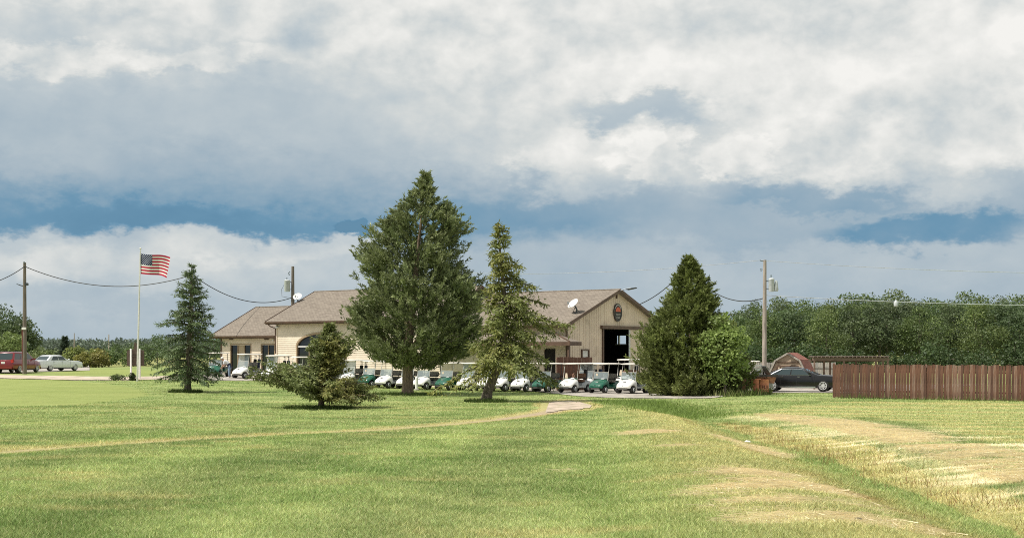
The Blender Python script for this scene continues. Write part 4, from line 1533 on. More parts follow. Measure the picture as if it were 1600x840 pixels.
# door: jambs, track with hood, the slid panel
MB().box((XG + .05, yd0 - .07, zd / 2), (.12, .14, zd)).build('door_jamb', 'brown_trim', barn)
MB().box((XG + .09, (yd0 + yd2) / 2 - .1, zd + .12), (.22, yd2 - yd0 + .5, .24)).build('door_track', 'brown_trim', barn)
dpn = rib_wall(yd1 - .02, yd2, .1, zd - .01, 'x', XG + .10, barn, name='sliding_door')
MB().box((XG + .10, yd1 - .04, zd / 2), (.06, .18, zd - .05)).build('door_edge', mat('galvanized', (.55, .57, .58), .4, metal=.5, var=.1), dpn)
# small window in the gable wall
wf = MB()
wf.box((XG + .03, (yw0 + yw1) / 2, zw1 + .04), (.12, yw1 - yw0 + .2, .09)).box((XG + .03, (yw0 + yw1) / 2, zw0 - .04), (.12, yw1 - yw0 + .2, .09))
wf.box((XG + .03, yw0 - .05, (zw0 + zw1) / 2), (.12, .10, zw1 - zw0)).box((XG + .03, yw1 + .05, (zw0 + zw1) / 2), (.12, .10, zw1 - zw0))
wfo = wf.build('small_window', 'brown_trim', barn)
MB().box((XG - .0, (yw0 + yw1) / 2, (zw0 + zw1) / 2), (.03, yw1 - yw0, zw1 - zw0)).build('blind', mat('window_blind', (.62, .62, .56), .6), wfo)
# inside: floor, back wall with a window to the light, end wall
MB().slab([(-12.2, .1, .06), (XG, .1, .06), (XG, YB, .06), (-12.2, YB, .06)], (0, 0, -.1)).build('floor', 'concrete', barn)
kx = (971 - CX) / F
# where the sight line through the door meets the back wall
def back_x(px):
    k = (px - CX) / F
    return (k * (BC.y + VY.y * YB) - BC.x - VY.x * YB) / (UX.x - UX.y * k)
bx0, bx1 = back_x(964.5), back_x(979)
bz0, bz1 = zat(537, (bx0 + bx1) / 2, YB), zat(524, (bx0 + bx1) / 2, YB)
bw = MB()
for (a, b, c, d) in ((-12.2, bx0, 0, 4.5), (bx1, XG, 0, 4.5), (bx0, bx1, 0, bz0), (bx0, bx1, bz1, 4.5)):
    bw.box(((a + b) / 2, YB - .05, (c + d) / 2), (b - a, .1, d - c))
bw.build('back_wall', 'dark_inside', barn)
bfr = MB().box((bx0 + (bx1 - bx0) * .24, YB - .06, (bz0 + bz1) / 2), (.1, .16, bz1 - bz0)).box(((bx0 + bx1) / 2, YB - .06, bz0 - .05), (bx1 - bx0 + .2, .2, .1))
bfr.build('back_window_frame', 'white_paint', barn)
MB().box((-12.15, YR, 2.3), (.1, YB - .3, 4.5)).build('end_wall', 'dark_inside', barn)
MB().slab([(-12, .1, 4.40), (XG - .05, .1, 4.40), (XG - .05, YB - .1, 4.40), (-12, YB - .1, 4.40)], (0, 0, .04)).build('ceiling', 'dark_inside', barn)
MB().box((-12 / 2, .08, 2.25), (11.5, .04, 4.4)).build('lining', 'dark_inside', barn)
# gable lamp, hook and eaves box
gl = MB().tube([(.12, YR - .1, ZR - .10), (.45, YR + .05, ZR + .02), (.85, YR + .2, ZR + .10)], .035, 6)
gl.loft([[(.55, YR + .02, ZR + .04), (.60, YR + .30, ZR + .00), (.60, YR + .3, ZR - .05), (.55, YR + .02, ZR - .02)], [(1.25, YR + .25, ZR + .15), (1.2, YR + .5, ZR + .10), (1.2, YR + .5, ZR + .07), (1.25, YR + .25, ZR + .11)]])
gl.build('gable_lamp', mat('dark_metal', (.09, .10, .11), .4, metal=.6), barn)
MB().box((XG + .06, YR - .02, zat(463, XG, YR)), (.12, .10, .30)).build('gable_hook', 'brown_trim', barn)
MB().box((XG + .05, .75, zat(504, XG, .75)), (.14, .16, .2)).build('wall_lamp', 'brown_trim', barn)
rv = MB().lathe([(.17, 0), (.17, .35), (.3, .36), (.02, .5)], (0, 0, 0), 10).build('roof_vent', 'brown_trim', barn)
rv.location = (-3.2, YR + 4.3, ZE + slope * (YR - 4.3 + .4) - .02)

# lean-to along the barn wall: roof with a hipped end, post, cladding, openings
lt = MB()
ZW_, ZF_ = 4.02, 3.40
A, B = (-12, -.06, ZW_), (-1.25, -.06, ZW_)
C_, D_ = (1.15, -1.75, ZF_), (-12, -1.75, ZF_)
lt.slab([D_, C_, B, A], (0, 0, -.12))
lt.slab([C_, (1.15, -.3, ZF_), B], (0, 0, -.12))
lro = lt.build('lean_to_roof', 'roof_shingles', barn)
MB().span((-12, -1.77, ZF_ - .13), (1.17, -1.77, ZF_ - .13), .03, .26).build('fascia', 'brown_trim', lro)
MB().span(Vector(C_) + Vector((0, 0, .02)), Vector(B) + Vector((0, 0, .02)), .10, .06).build('hip_cap', 'brown_trim', lro)
MB().span((1.165, -1.75, ZF_ - .13), (1.165, -.3, ZF_ - .13), .03, .26).build('fascia', 'brown_trim', lro)
MB().box((.95, -1.55, 1.6), (.14, .14, 3.2)).build('porch_post', 'brown_trim', barn)
q0, q1 = fx(850, -.2), fx(868, -.2)
lap_siding(-12, fx(884, -.2), .0, 3.5, -.2, [(q0, q1, .0, 2.9), (fx(757, -.2), fx(772, -.2), .9, 2.75)], barn, name='cladding')
MB().box(((q0 + q1) / 2, -.09, 1.45), (q1 - q0, .06, 2.9)).build('porch_door', 'dark_inside', barn)
window(fx(757, -.2), fx(772, -.2), .9, 2.75, -.2, barn, 2)
MB().box((fx(886.5, -.2), -.2, 1.7), (.16, .08, 3.4)).build('corner_trim', 'brown_trim', barn)

# the oval emblem hung on the gable
M_sign_dark = mat('sign_dark', (.028, .026, .024), .5, var=.1)
M_sign_red = mat('sign_orange', (.55, .12, .06), .6, var=.2, scale=9)
M_sign_line = mat('sign_grey', (.42, .42, .38), .6, var=.1)
ys_ = fy(963.5, XG); zs_ = zat(488, XG, ys_)
emb = tag(thing('emblem_sign', 'tall oval emblem with orange dome and two grey words on the gable', 'sign', L2W(XG + .05, ys_, zs_), ROT), 'tall oval emblem with orange dome and two grey words on the gable', 'sign')
RW, RH = (fy(969.5, XG) - fy(957.5, XG)) / 2, .66


def oval(rw, rh, x, t, n=32, lo=-1.0, hi=1.0):
    pts = []
    for i in range(n):
        a = 2 * math.pi * i / n
        y, z = rw * math.cos(a), rh * math.sin(a)
        pts.append((x, y, min(max(z, lo * rh), hi * rh)))
    return MB().slab(pts, (t, 0, 0))


oval(RW, RH, 0, .07).build('back_plate', 'sign_dark', emb)
rim = MB()
rim.loft([[(.07 + u, (RW * k) * math.cos(2 * math.pi * i / 32), (RH * k) * math.sin(2 * math.pi * i / 32)) for u, k in ((0, 1.0), (.03, .98), (.03, .93), (0, .91))] for i in range(33)], caps=False)
rim.build('rim', mat('sign_rim', (.10, .095, .085), .5), emb)
# white arch over the dome
ar_ = MB()
ar_.loft([[(.07 + u, RW * k * math.cos(a) * .95, .12 + (RH - .12) * k * math.sin(a) * .97) for u, k in ((0, .88), (.02, .86), (.02, .76), (0, .74))] for a in [math.pi * (.12 + .76 * i / 16) for i in range(17)]], caps=False)
ar_.build('white_arch', 'sign_grey', emb)
dm = [(.07, RW * .62 * math.cos(math.pi * i / 14), .06 + .34 * math.sin(math.pi * i / 14)) for i in range(15)]
MB().slab(dm, (.025, 0, 0)).build('dome', 'sign_orange', emb)
MB().box((.085, 0, .02), (.03, RW * 1.6, .05)).build('band', 'sign_dark', emb)


def lettering(text, size, loc, rot, m, parent, extrude=.004, align='CENTER'):
    cu = bpy.data.curves.new('lettering', 'FONT')
    cu.body = text; cu.size = size; cu.align_x = align; cu.extrude = extrude
    tmp = bpy.data.objects.new('lettering', cu)
    COL.objects.link(tmp)
    dg = bpy.context.evaluated_depsgraph_get()
    me = bpy.data.meshes.new_from_object(tmp.evaluated_get(dg))
    bpy.data.objects.remove(tmp)
    me.materials.clear(); me.materials.append(MATS[m])
    o = link(bpy.data.objects.new('lettering', me), parent)
    o.location = loc; o.rotation_euler = rot
    return o


lettering('FOREST', .19, (.085, 0, -.22), (R(90), 0, R(90)), 'sign_grey', emb)
lettering('OAK', .24, (.085, 0, -.46), (R(90), 0, R(90)), 'sign_grey', emb)

# satellite dishes
M_dish = mat('dish_white', (.74, .73, .70), .45, var=.06)
M_dish_back = mat('dish_grey', (.35, .37, .38), .5)


def dish(label, foot, aim, r, mast, pts=None):
    root = thing('satellite_dish', label, 'satellite dish', foot)
    top = Vector((mast[0], mast[1], mast[2]))
    m_ = MB().tube([(0, 0, -.1), (0, 0, mast[2] * .5), top], .05, 7)
    m_.box((0, 0, .0), (.4, .3, .05)).tube([(.28, -.2, 0), top * .6], .02, 5).tube([(-.25, .2, 0), top * .6], .02, 5)
    m_.build('mast', 'dark_metal', root)
    q = Vector(aim).normalized().to_track_quat('Z', 'Y').to_matrix()
    bowl = MB()
    n = 20
    rings = []
    for k, z in ((0.02, 0), (.35, .02), (.7, .08), (1.0, .17), (1.0, .14), (.7, .05), (.35, -.01), (.02, -.03)):
        rings.append([q @ Vector((r * k * math.cos(2 * math.pi * i / n), r * .85 * k * math.sin(2 * math.pi * i / n), z * r)) + top for i in range(n)])
    bowl.loft(rings)
    bowl.build('bowl', 'dish_white', root, smooth=50)
    arm = MB().tube([top + q @ Vector((0, -r * .75, .1 * r)), top + q @ Vector((0, -r * .55, r * .75))], .022, 5)
    arm.box(top + q @ Vector((0, -r * .5, r * .8)), (.12, .12, .16))
    arm.build('feed_arm', 'dish_grey', root)
    return root


xd, ydd = fx(901, 1.9), 1.9
f_ = L2W(xd, ydd, ZE + slope * (ydd + .4) - .02)
dish('pale satellite dish on the barn roof above the gutter', f_, (-.62, -.38, .62), .50, (-.22, -.1, .62))
f_ = P(465.5, 476, L2W(-28.6, 3.6).y); f_.z = f_.z - .05
dish('white satellite dish on the clubhouse roof beside the round vent', f_, (-.25, -.75, .55), .40, (-.02, 0, .72))

# ------------------------------------------------------------------ wooden fences
for i, (c, k) in enumerate((((.125, .058, .038), .4), ((.145, .070, .046), .35), ((.105, .053, .038), .35), ((.185, .10, .07), .8))):
    mat('picket_brown_%d' % i, c, .85, var=.25, scale=2.2, stretch=(5, 5, .7), bump=.4, bscale=30, dirt=((.40, .33, .27), k, 1.6))
for i, c in enumerate(((.30, .285, .25), (.34, .315, .27), (.26, .25, .225))):
    mat('picket_grey_%d' % i, c, .9, var=.2, scale=2.2, stretch=(5, 5, .7), bump=.4, bscale=30)


def picket_mesh(w, h, t, m, top=.0):
    mb = MB()
    vs = [(-w / 2, 0), (w / 2, 0), (w / 2, h - top), (w / 2 - top, h), (-w / 2 + top, h), (-w / 2, h - top)]
    mb.slab([(x, -t / 2, z) for x, z in vs], (0, t, 0))
    o = mb.build('picket', m)
    me = o.data
    bpy.data.objects.remove(o)
    return me


def fence(label, a, b, h, cols, w=.14, gap=.008, seed=0, wob=.03, posts=2.4, rail_side=1, lift=.03, height_fn=None, group=None):
    """pickets nailed to rails on posts, following the ground"""
    g = random.Random(seed)
    a, b = Vector(a), Vector(b)
    d = Vector((b.x - a.x, b.y - a.y, 0)); L = d.length; d.normalize()
    root = thing('picket_fence', label, 'fence', a, math.atan2(d.y, d.x), group)
    gz = lambda t: zg(a.x + d.x * t, a.y + d.y * t) - a.z
    meshes = [picket_mesh(w * g.uniform(.93, 1.05), h, .02, c, top=.012) for c in cols for _ in range(2)]
    t = w / 2
    while t < L:
        o = bpy.data.objects.new('picket', g.choice(meshes))
        link(o, root)
        hh = height_fn(t) if height_fn else 1.0
        o.location = (t, g.uniform(-.006, .006), gz(t) + lift)
        o.scale = (1, 1, hh * g.uniform(1 - wob * .4, 1 + wob * .4))
        o.rotation_euler = (0, g.gauss(0, .006), g.gauss(0, .015))
        t += w + gap * g.uniform(.3, 1.8)
    for k in (.22, .80):
        rm = MB()
        n = max(2, int(L / 2.4))
        for i in range(n):
            t0, t1 = L * i / n, L * (i + 1) / n
            rm.span((t0, rail_side * .04, gz(t0) + h * k), (t1 - .004, rail_side * .04, gz(t1) + h * k), .04, .09)
        rm.build('rail', cols[0], root)
    t = .06
    while t < L:
        MB().box((t, rail_side * .115, gz(t) + h * .5 - .1), (.1, .1, h + .26 + g.uniform(-.05, .12))).build('post', cols[-1], root)
        t += posts
    return root


e0, e1 = on(1301, 621), on(1640, 627)
fence('long brown weathered privacy fence along the right of the lawn', e0, e1, 1.76, ['picket_brown_0', 'picket_brown_1', 'picket_brown_2', 'picket_brown_3'], seed=4, wob=.05, gap=.004)
e0 = P(871, HY, 95.2); e0.z = zg(e0.x, e0.y); e1 = P(926, HY, 96.4); e1.z = zg(e1.x, e1.y)
fence('short reddish brown fence between the golf carts and the barn', e0, e1, 2.22, ['picket_brown_1', 'picket_brown_1', 'picket_brown_0'], seed=9, w=.15)
e0 = P(1150, HY, 106); e0.z = zg(e0.x, e0.y); e1 = P(1305, HY, 104); e1.z = zg(e1.x, e1.y)
fence('weathered grey fence behind the shed and the black sedan', e0, e1, 1.68, ['picket_grey_0', 'picket_grey_1', 'picket_grey_2'], seed=12, w=.15, rail_side=-1)

# ------------------------------------------------------------------ shed and lean shelter
M_shed = mat('shed_boards', (.40, .31, .225), .8, var=.12, scale=3, stretch=(6, 6, .5))
M_red_roof = mat('red_roof', (.235, .088, .062), .8, var=.2, scale=4, bump=.4)
sp_ = P(1231, HY, 98); sp_.z = zg(sp_.x, sp_.y)
shed = thing('garden_shed', 'small tan shed with a barn shaped red roof behind the black sedan', 'shed', sp_, R(-24))
prof_s = [(-1.16, 0), (-1.16, 1.18), (-.80, 2.0), (0, 2.52), (.80, 2.0), (1.16, 1.18), (1.16, 0)]
MB().slab([(x, 0, z) for x, z in prof_s], (0, 2.6, 0)).build('wall', 'shed_boards', shed)
rf = MB()
out_ = [(-1.27, 1.10), (-.86, 2.05), (0, 2.60), (.86, 2.05), (1.27, 1.10)]
for (x0, z0), (x1, z1) in zip(out_[:-1], out_[1:]):
    n_ = Vector((z0 - z1, 0, x1 - x0)).normalized() * .05
    if n_.z < 0: n_ = -n_
    rf.slab([(x0, -.12, z0), (x1, -.12, z1), (x1, 2.75, z1), (x0, 2.75, z0)], n_)
rfo = rf.build('roof', 'red_roof', shed)
fs_ = MB()
for (x0, z0), (x1, z1) in zip(out_[:-1], out_[1:]):
    fs_.span((x0, -.15, z0 - .02), (x1, -.15, z1 - .02), .035, .12)
fs_.build('fascia', 'picket_grey_1', rfo)
tr_ = MB().box((0, -.03, 1.90), (1.5, .06, .07)).box((0, -.03, 1.62), (1.46, .06, .10)).box((-.74, -.03, .82), (.10, .06, 1.5)).box((.74, -.03, .82), (.10, .06, 1.5)).box((-.5, -.028, 1.0), (.10, .05, 1.2)).box((.5, -.028, 1.0), (.10, .05, 1.2))
tr_.build('door_frame', 'brown_trim', shed)
shed.scale = (1, 1, .92)
for s in (-1, 1):
    MB().box((s * .345, -.022, .82), (.67, .044, 1.48)).build('door', mat('shed_door', (.52, .43, .31), .7, var=.12), shed)

M_beam = mat('grey_brown_timber', (.20, .15, .11), .85, var=.2, scale=4, stretch=(1, 6, 6))
M_post = mat('old_post', (.22, .15, .11), .85, var=.2, scale=4)
q = P(1271, HY, 93); q.z = zg(q.x, q.y)
shel = thing('pole_shelter', 'open timber shelter with a flat roof of rafters behind the brown fence', 'shelter', q, R(-6))
shel.scale = (1, 1, .83)
MB().box((2.38, -.06, 2.40), (4.95, .06, .20)).build('front_beam', 'grey_brown_timber', shel)
MB().box((2.38, 2.06, 2.30), (4.95, .06, .20)).build('rear_beam', 'grey_brown_timber', shel)
for k in range(20):
    MB().box((-.02 + k * .25, 1.0, 2.57), (.05, 2.7, .11)).build('rafter', 'grey_brown_timber', shel)
MB().slab([(-.1, -.3, 2.635), (4.85, -.3, 2.635), (4.85, 2.3, 2.635), (-.1, 2.3, 2.635)], (0, 0, .02)).build('roof_sheet', mat('old_roof_sheet', (.27, .22, .19), .8, var=.2), shel)
for x_, y_ in ((.06, .0), (1.95, .0), (4.0, .0), (4.75, .0), (.9, 2.0), (1.3, 2.0), (3.0, 2.0), (4.75, 2.0)):
    MB().box((x_, y_, 1.15), (.11, .11, 2.3)).build('post', 'old_post', shel)

# ------------------------------------------------------------------ dumpster, scrap, drums
M_rust = mat('rust_steel', (.26, .125, .075), .8, var=.25, scale=2.5, dirt=((.08, .05, .04), .6, 1.5), bump=.3)
M_rim = mat('dark_rim', (.055, .048, .045), .7, var=.2)
dq = P(1161, HY, 84.3); dq.z = zg(dq.x, dq.y)
bin_ = thing('dumpster', 'rusty brown dumpster with a dark rim heaped with grey scrap', 'dumpster', dq, R(10))
LW, WW, HH = 2.35, 1.3, 1.02
MB().slab([(-.36, 0, .15), (-.30, -.05, HH), (LW * .0 + .26, -.05, HH), (.24, 0, .12)], (0, WW, 0)).build('end_bay', 'rust_steel', bin_)
MB().slab([(.26, .28, .30), (.26, .28, HH - .05), (LW * .86, .28, HH - .05), (LW * .72, .28, .30)], (0, WW - .3, 0)).build('hopper', 'rust_steel', bin_)
MB().slab([(LW * .62, .10, .45), (LW * .60, .10, HH - .06), (LW * .90, .10, HH - .06), (LW * .84, .10, .62)], (0, WW - .2, 0)).build('sloped_end', 'rust_steel', bin_)
rm_ = MB().box((LW * .44 - .15, -.04, HH + .03), (LW * .98 + .2, .14, .13)).box((LW * .44 - .15, WW - .0, HH + .03), (LW * .98 + .2, .12, .13)).box((-.42, WW / 2, HH + .032), (.12, WW - .1, .12)).box((LW * .92, WW / 2, HH + .032), (.12, WW - .1, .12))
rm_.build('rim', 'dark_rim', bin_)
for x_ in (-.12, .22, .9, 1.55):
    MB().box((x_, -.03 if x_ < .3 else .25, .55), (.06, .06, .86)).build('rib', 'dark_rim', bin_)
MB().box((LW * .70, .05, .50), (.42, .05, .22)).build('plate', mat('grey_plate', (.32, .31, .30), .7), bin_)
for x_ in (-.2, 1.4):
    MB().lathe([(.12, -.05), (.14, -.03), (.14, .03), (.12, .05)], (x_, .12, .14), 12, 'y').build('wheel', 'dark_rim', bin_)
M_scrap = mat('grey_scrap', (.36, .37, .37), .5, metal=.3, var=.2, scale=5)
Rb = Matrix.Rotation(R(10), 3, 'Z')
for i, (lab, kind, x_, y_, z_, ry, rz_) in enumerate([
        ('grey slatted panel lying on the left of the dumpster heap', 'slats', .30, .35, 1.20, .18, .1),
        ('white metal frame standing in the middle of the dumpster heap', 'frame', 1.08, .4, 1.30, -.05, .2),
        ('tilted grey sheet leaning at the right of the dumpster heap', 'sheet', 1.62, .45, 1.30, .95, .1),
        ('dark plastic box at the left end of the dumpster heap', 'box', -.10, .55, 1.28, .2, .4),
        ('grey slatted louvre under the white frame on the dumpster', 'slats', .75, .25, 1.15, -.1, -.1),
        ('dark folded tarp heaped at the back of the dumpster', 'box', 1.25, .95, 1.22, .1, .2)]):
    p_ = Rb @ Vector((x_, y_, 0)) + dq; p_.z = dq.z + z_
    mb = MB()
    if kind == 'slats':
        for k in range(7):
            mb.box((-.36 + k * .12, 0, .02 * math.sin(k)), (.07, .62, .03), M=Matrix.Rotation(.5, 3, 'Y'))
        mb.box((0, -.32, 0), (.9, .03, .05)).box((0, .32, 0), (.9, .03, .05))
        m_ = 'grey_scrap'
    elif kind == 'frame':
        for s in (-1, 1):
            mb.box((s * .26, 0, .05), (.05, .05, .62))
        mb.box((0, 0, .36), (.57, .05, .07)).box((0, 0, .12), (.5, .05, .16)).box((0, 0, -.2), (.5, .05, .05)).span((-.26, .02, -.2), (.26, .02, .12), .03, .03)
        m_ = 'white_paint'
    elif kind == 'sheet':
        mb.slab([(-.42, -.34, 0), (.42, -.30, .02), (.46, .32, -.03), (-.40, .36, .02)], (0, 0, .025))
        mb.box((.0, 0, .03), (.04, .6, .03))
        m_ = 'grey_scrap'
    else:
        mb.loft([[(-.3 * k, -.22 * k, z), (.3 * k, -.25 * k, z + .02), (.26 * k, .25 * k, z), (-.24 * k, .22 * k, z - .02)] for k, z in ((1, -.2), (1.05, 0), (.8, .16), (.4, .24))])
        m_ = 'dark_rim'
    o = mb.build('scrap_piece', m_)
    o.location = p_; o.rotation_euler = (0, ry, rz_ + R(10))
    tag(o, lab, 'scrap', 'scrap heaped on the dumpster')

M_drum = mat('drum_orange', (.70, .27, .15), .6, var=.14, scale=3, dirt=((.36, .15, .09), .45, 2.2))
M_drum_ink = mat('drum_ink', (.20, .075, .05), .8)


def drum(label, p, rz_, txt):
    root = thing('oil_drum', label, 'drum', p, rz_, 'orange drums by the dumpster')
    r, h = .285, .86
    pr = [(r * .96, 0), (r, .015), (r, .27), (r + .014, .285), (r, .30), (r, .56), (r + .014, .575), (r, .59), (r, h - .03), (r + .012, h - .015), (r, h), (r - .03, h), (r - .03, h - .03)]
    MB().lathe(pr, (0, 0, 0), 24).build('body', 'drum_orange', root, smooth=40)
    if txt:
        ink = MB()
        for k, ch in enumerate(('H', 'U', 'I')):
            for sx_, z0, z1 in {'H': ((0, 0, 1), (.10, 0, 1)), 'U': ((0, 0, 1), (.10, 0, 1)), 'I': ((.05, 0, 1),)}[ch]:
                a = -.52 + k * .46 + sx_ / r
                ink.box(((r + .004) * math.cos(a), (r + .004) * math.sin(a), .43), (.006, .035, .19), rz=a)
            a = -.52 + k * .46 + .05 / r
            if ch != 'I':
                ink.box(((r + .004) * math.cos(a), (r + .004) * math.sin(a), .43 if ch == 'H' else .35), (.006, .075, .035), rz=a)
        ink.build('stencil', 'drum_ink', root)
    return root


for lab, px, py, rz_, t_ in (('orange steel drum with dark stencilled marks in front of the dumpster', 1193.5, 615.5, R(-88), True), ('orange steel drum standing half behind the stencilled one', 1181.5, 614.3, R(-70), False)):
    p = hit(px, py); p.z = zg(p.x, p.y)
    drum(lab, p, rz_, t_)

# ------------------------------------------------------------------ vehicles
M_tyre = mat('tyre_rubber', (.028, .027, .027), .85, var=.2)
M_rim_metal = mat('wheel_rim', (.62, .62, .63), .4, metal=.25, var=.05)
M_chrome = mat('chrome', (.60, .61, .63), .28, metal=1.0, var=.02)
M_carglass = glass_mat('car_glass', (.035, .055, .060), .04)
M_black_paint = mat('black_paint', (.006, .006, .007), .28, var=.1, coat=.35)
M_red_paint = mat('red_paint', (.19, .012, .016), .25, var=.06, coat=.8)
M_silver_paint = mat('pale_paint', (.72, .74, .75), .3, var=.03, coat=.6)
M_lampred = mat('tail_lamp', (.45, .03, .025), .25)
M_lamp = mat('head_lamp', (.62, .65, .68), .12, spec=.8)
M_plastic = mat('black_plastic', (.03, .03, .032), .6)
M_plate = mat('plate_white', (.72, .72, .70), .5)


def cut_cylinders(o, cuts):
    """wheel arches: subtract cylinders lying across the body"""
    cutters = []
    for (x, z, r, y0, y1) in cuts:
        c = MB().lathe([(r, y0), (r, y1)], (x, 0, z), 20, 'y').build('cutter', 'black_plastic')
        c.matrix_world = o.matrix_world
        cutters.append(c)
        md = o.modifiers.new('arch', 'BOOLEAN')
        md.operation = 'DIFFERENCE'; md.solver = 'EXACT'; md.object = c
    bpy.context.view_layer.update()
    dg = bpy.context.evaluated_depsgraph_get()
    me = bpy.data.meshes.new_from_object(o.evaluated_get(dg))
    o.modifiers.clear()
    o.data = me
    for c in cutters:
        bpy.data.objects.remove(c)


def wheel(parent, x, y, r, w, spokes=10, side=1, rim='wheel_rim', rr=.66):
    pr = [(r * rr, -w / 2), (r * .93, -w / 2), (r, -w * .32), (r, w * .32), (r * .93, w / 2), (r * rr, w / 2)]
    t = MB().lathe(pr, (0, 0, 0), 24, 'y').build('wheel', 'tyre_rubber', parent, smooth=40)
    t.location = (x, y, r)
    rm = MB()
    yo = side * w * .53
    rm.lathe([(r * .16, yo - .02 * side), (r * .16, yo + .03 * side)], (0, 0, 0), 10, 'y')
    for k in range(spokes):
        a = 2 * math.pi * k / spokes
        rm.span((r * .1 * math.cos(a), yo, r * .1 * math.sin(a)), (r * rr * .96 * math.cos(a), yo + side * .015, r * rr * .96 * math.sin(a)), .03, r * .13)
    rm.loft([[((r * (rr + d)) * math.cos(2 * math.pi * i / 24), yo + side * u, (r * (rr + d)) * math.sin(2 * math.pi * i / 24)) for d, u in ((.02, -.02), (.02, .05), (-.06, .05), (-.06, -.02))] for i in range(25)], caps=False)
    ro = rm.build('rim', rim, t)
    MB().lathe([(r * rr, -side * w * .1), (r * rr, -side * w * .12)], (0, 0, 0), 20, 'y').build('brake_disc', 'black_plastic', t)
    return t


def car(name, label, cat, loc, rz_, d, paint):
    root = thing(name, label, cat, loc, rz_)
    W = d['w'] / 2
    rings = []
    for (x, zb, zt, k) in d['body']:
        w = W * k
        half = [(.80, 0), (.96, .05), (1.0, .22), (1.005, .50), (.985, .80), (.93, .95), (.80, 1.0)]
        r_ = [(x, w * a, zb + (zt - zb) * b) for a, b in half]
        r_ += [(x, 0, zt + .018)] + [(x, -w * a, zb + (zt - zb) * b) for a, b in reversed(half)]
        rings.append(r_)
    body = MB().loft(rings).build('body', paint, root, smooth=38)
    cut_cylinders(body, [(x, d['r'], d['r'] * 1.17, y0, y1) for x in d['wheels'] for y0, y1 in ((W * .70, W * 1.2), (-W * 1.2, -W * .70))])
    body.data.polygons.foreach_set('use_smooth', [True] * len(body.data.polygons)); body.data.set_sharp_from_angle(angle=R(35))
    # cabin
    xb0, xt0, xt1, xb1, zb, zt = d['cabin']
    wb, wt = W * .93, W * d.get('tumble', .74)
    rr = []
    ns = 7
    for i in range(ns):
        k = i / (ns - 1)
        k2 = math.sin(k * math.pi / 2) ** .95 if i else 0
        x0 = xb0 + (xt0 - xb0) * k; x1 = xb1 + (xt1 - xb1) * k
        w = wb + (wt - wb) * k
        z = zb - .06 + (zt - zb + .0) * k
        rr.append([(x0, w * .86, z), (x0 + .06, w, z), (x1 - .10, w, z), (x1, w * .86, z), (x1, -w * .86, z), (x1 - .10, -w, z), (x0 + .06, -w, z), (x0, -w * .86, z)])
    xm = (xt0 + xt1) / 2
    for k, dz in ((.95, .035), (.78, .062), (.5, .078)):
        rr.append([(xm + (p[0] - xm) * k, p[1] * k, rr[ns - 1][0][2] + dz) for p in rr[ns - 1]])
    MB().loft(rr).build('cabin', paint, root, smooth=40)

    def cab(kx, kz, side):
        """a point on the cabin's flank or ends: kx 0..1 along, kz 0..1 up"""
        x0 = xb0 + (xt0 - xb0) * kz; x1 = xb1 + (xt1 - xb1) * kz
        return Vector((x0 + (x1 - x0) * kx, side * (wb + (wt - wb) * kz), zb - .06 + (zt - zb) * kz))
    for side in (-1, 1):
        for i, (a0, a1, b0, b1) in enumerate(d['glass']):
            pts = [cab(a0, .16, side), cab(a1, .16, side), cab(b1, .90, side), cab(b0, .90, side)]
            o = Vector((0, side * .012, .004))
            MB().slab([p + o for p in pts], (0, -side * .02, 0)).build('side_window', 'car_glass', root)
        if d.get('chrome'):
            e = Vector((0, side * .02, .0))
            g0, g1 = d['glass'][0], d['glass'][-1]
            MB().tube([cab(g0[0] - .01, .13, side) + e, cab(g0[2] - .01, .93, side) + e, cab((g0[2] + g1[3]) / 2, .955, side) + e, cab(g1[3] + .01, .93, side) + e, cab(g1[1] + .02, .13, side) + e, cab(g0[0] - .01, .13, side) + e], .010, 5).build('window_trim', 'chrome', root)
        # doors: handles and seams
        for xh in d['handles']:
            MB().box((xh, side * W * .992, d['belt'] - .10), (.17, .035, .035)).build('door_handle', 'chrome', root, bevel=.008)
        for xs_ in d['seams']:
            MB().box((xs_, side * W * 1.001, (d['belt'] + .38) / 2), (.012, .008, d['belt'] - .46)).build('door_seam', 'black_plastic', root)
        MB().loft([[(d['mirror'] - .07, side * (W * .93 + .02), d['belt'] + .02), (d['mirror'] + .07, side * (W * .93 + .02), d['belt'] + .02), (d['mirror'] + .06, side * (W * .93 + .02), d['belt'] + .14), (d['mirror'] - .06, side * (W * .93 + .02), d['belt'] + .14)], [(d['mirror'] - .06, side * (W + .16), d['belt'] + .05), (d['mirror'] + .04, side * (W + .16), d['belt'] + .05), (d['mirror'] + .03, side * (W + .16), d['belt'] + .16), (d['mirror'] - .05, side * (W + .16), d['belt'] + .16)]]).build('wing_mirror', paint, root, bevel=.015)
        MB().box((sum(d['wheels']) / 2, side * W * .985, .27), (d['wheels'][0] - d['wheels'][1] - 2 * d['r'] * 1.25, .05, .09)).build('sill', d.get('sill', 'black_plastic'), root)
        # lamps
        xh, zh, lh, hh = d['head']
        MB().loft([[(xh - lh, side * W * .93, zh - hh / 2), (xh - lh, side * W * .93, zh + hh / 2), (xh - lh, side * W * .86, zh + hh / 2), (xh - lh, side * W * .86, zh - hh / 2)], [(xh + .03, side * W * .80, zh - hh / 2), (xh + .0, side * W * .80, zh + hh / 2), (xh + .0, side * W * .50, zh + hh / 2), (xh + .03, side * W * .50, zh - hh / 2)]]).build('headlight', 'head_lamp', root, bevel=.01)
        xt_, zt_, lt_, ht_, y0, y1 = d['tail']
        MB().box((xt_, side * W * (y0 + y1) / 2, zt_), (lt_, W * (y1 - y0), ht_)).build('tail_light', 'tail_lamp', root, bevel=.015)
        for x in d['wheels']:
            wheel(root, x, side * (W - .115), d['r'], .22, d.get('spokes', 10), side)
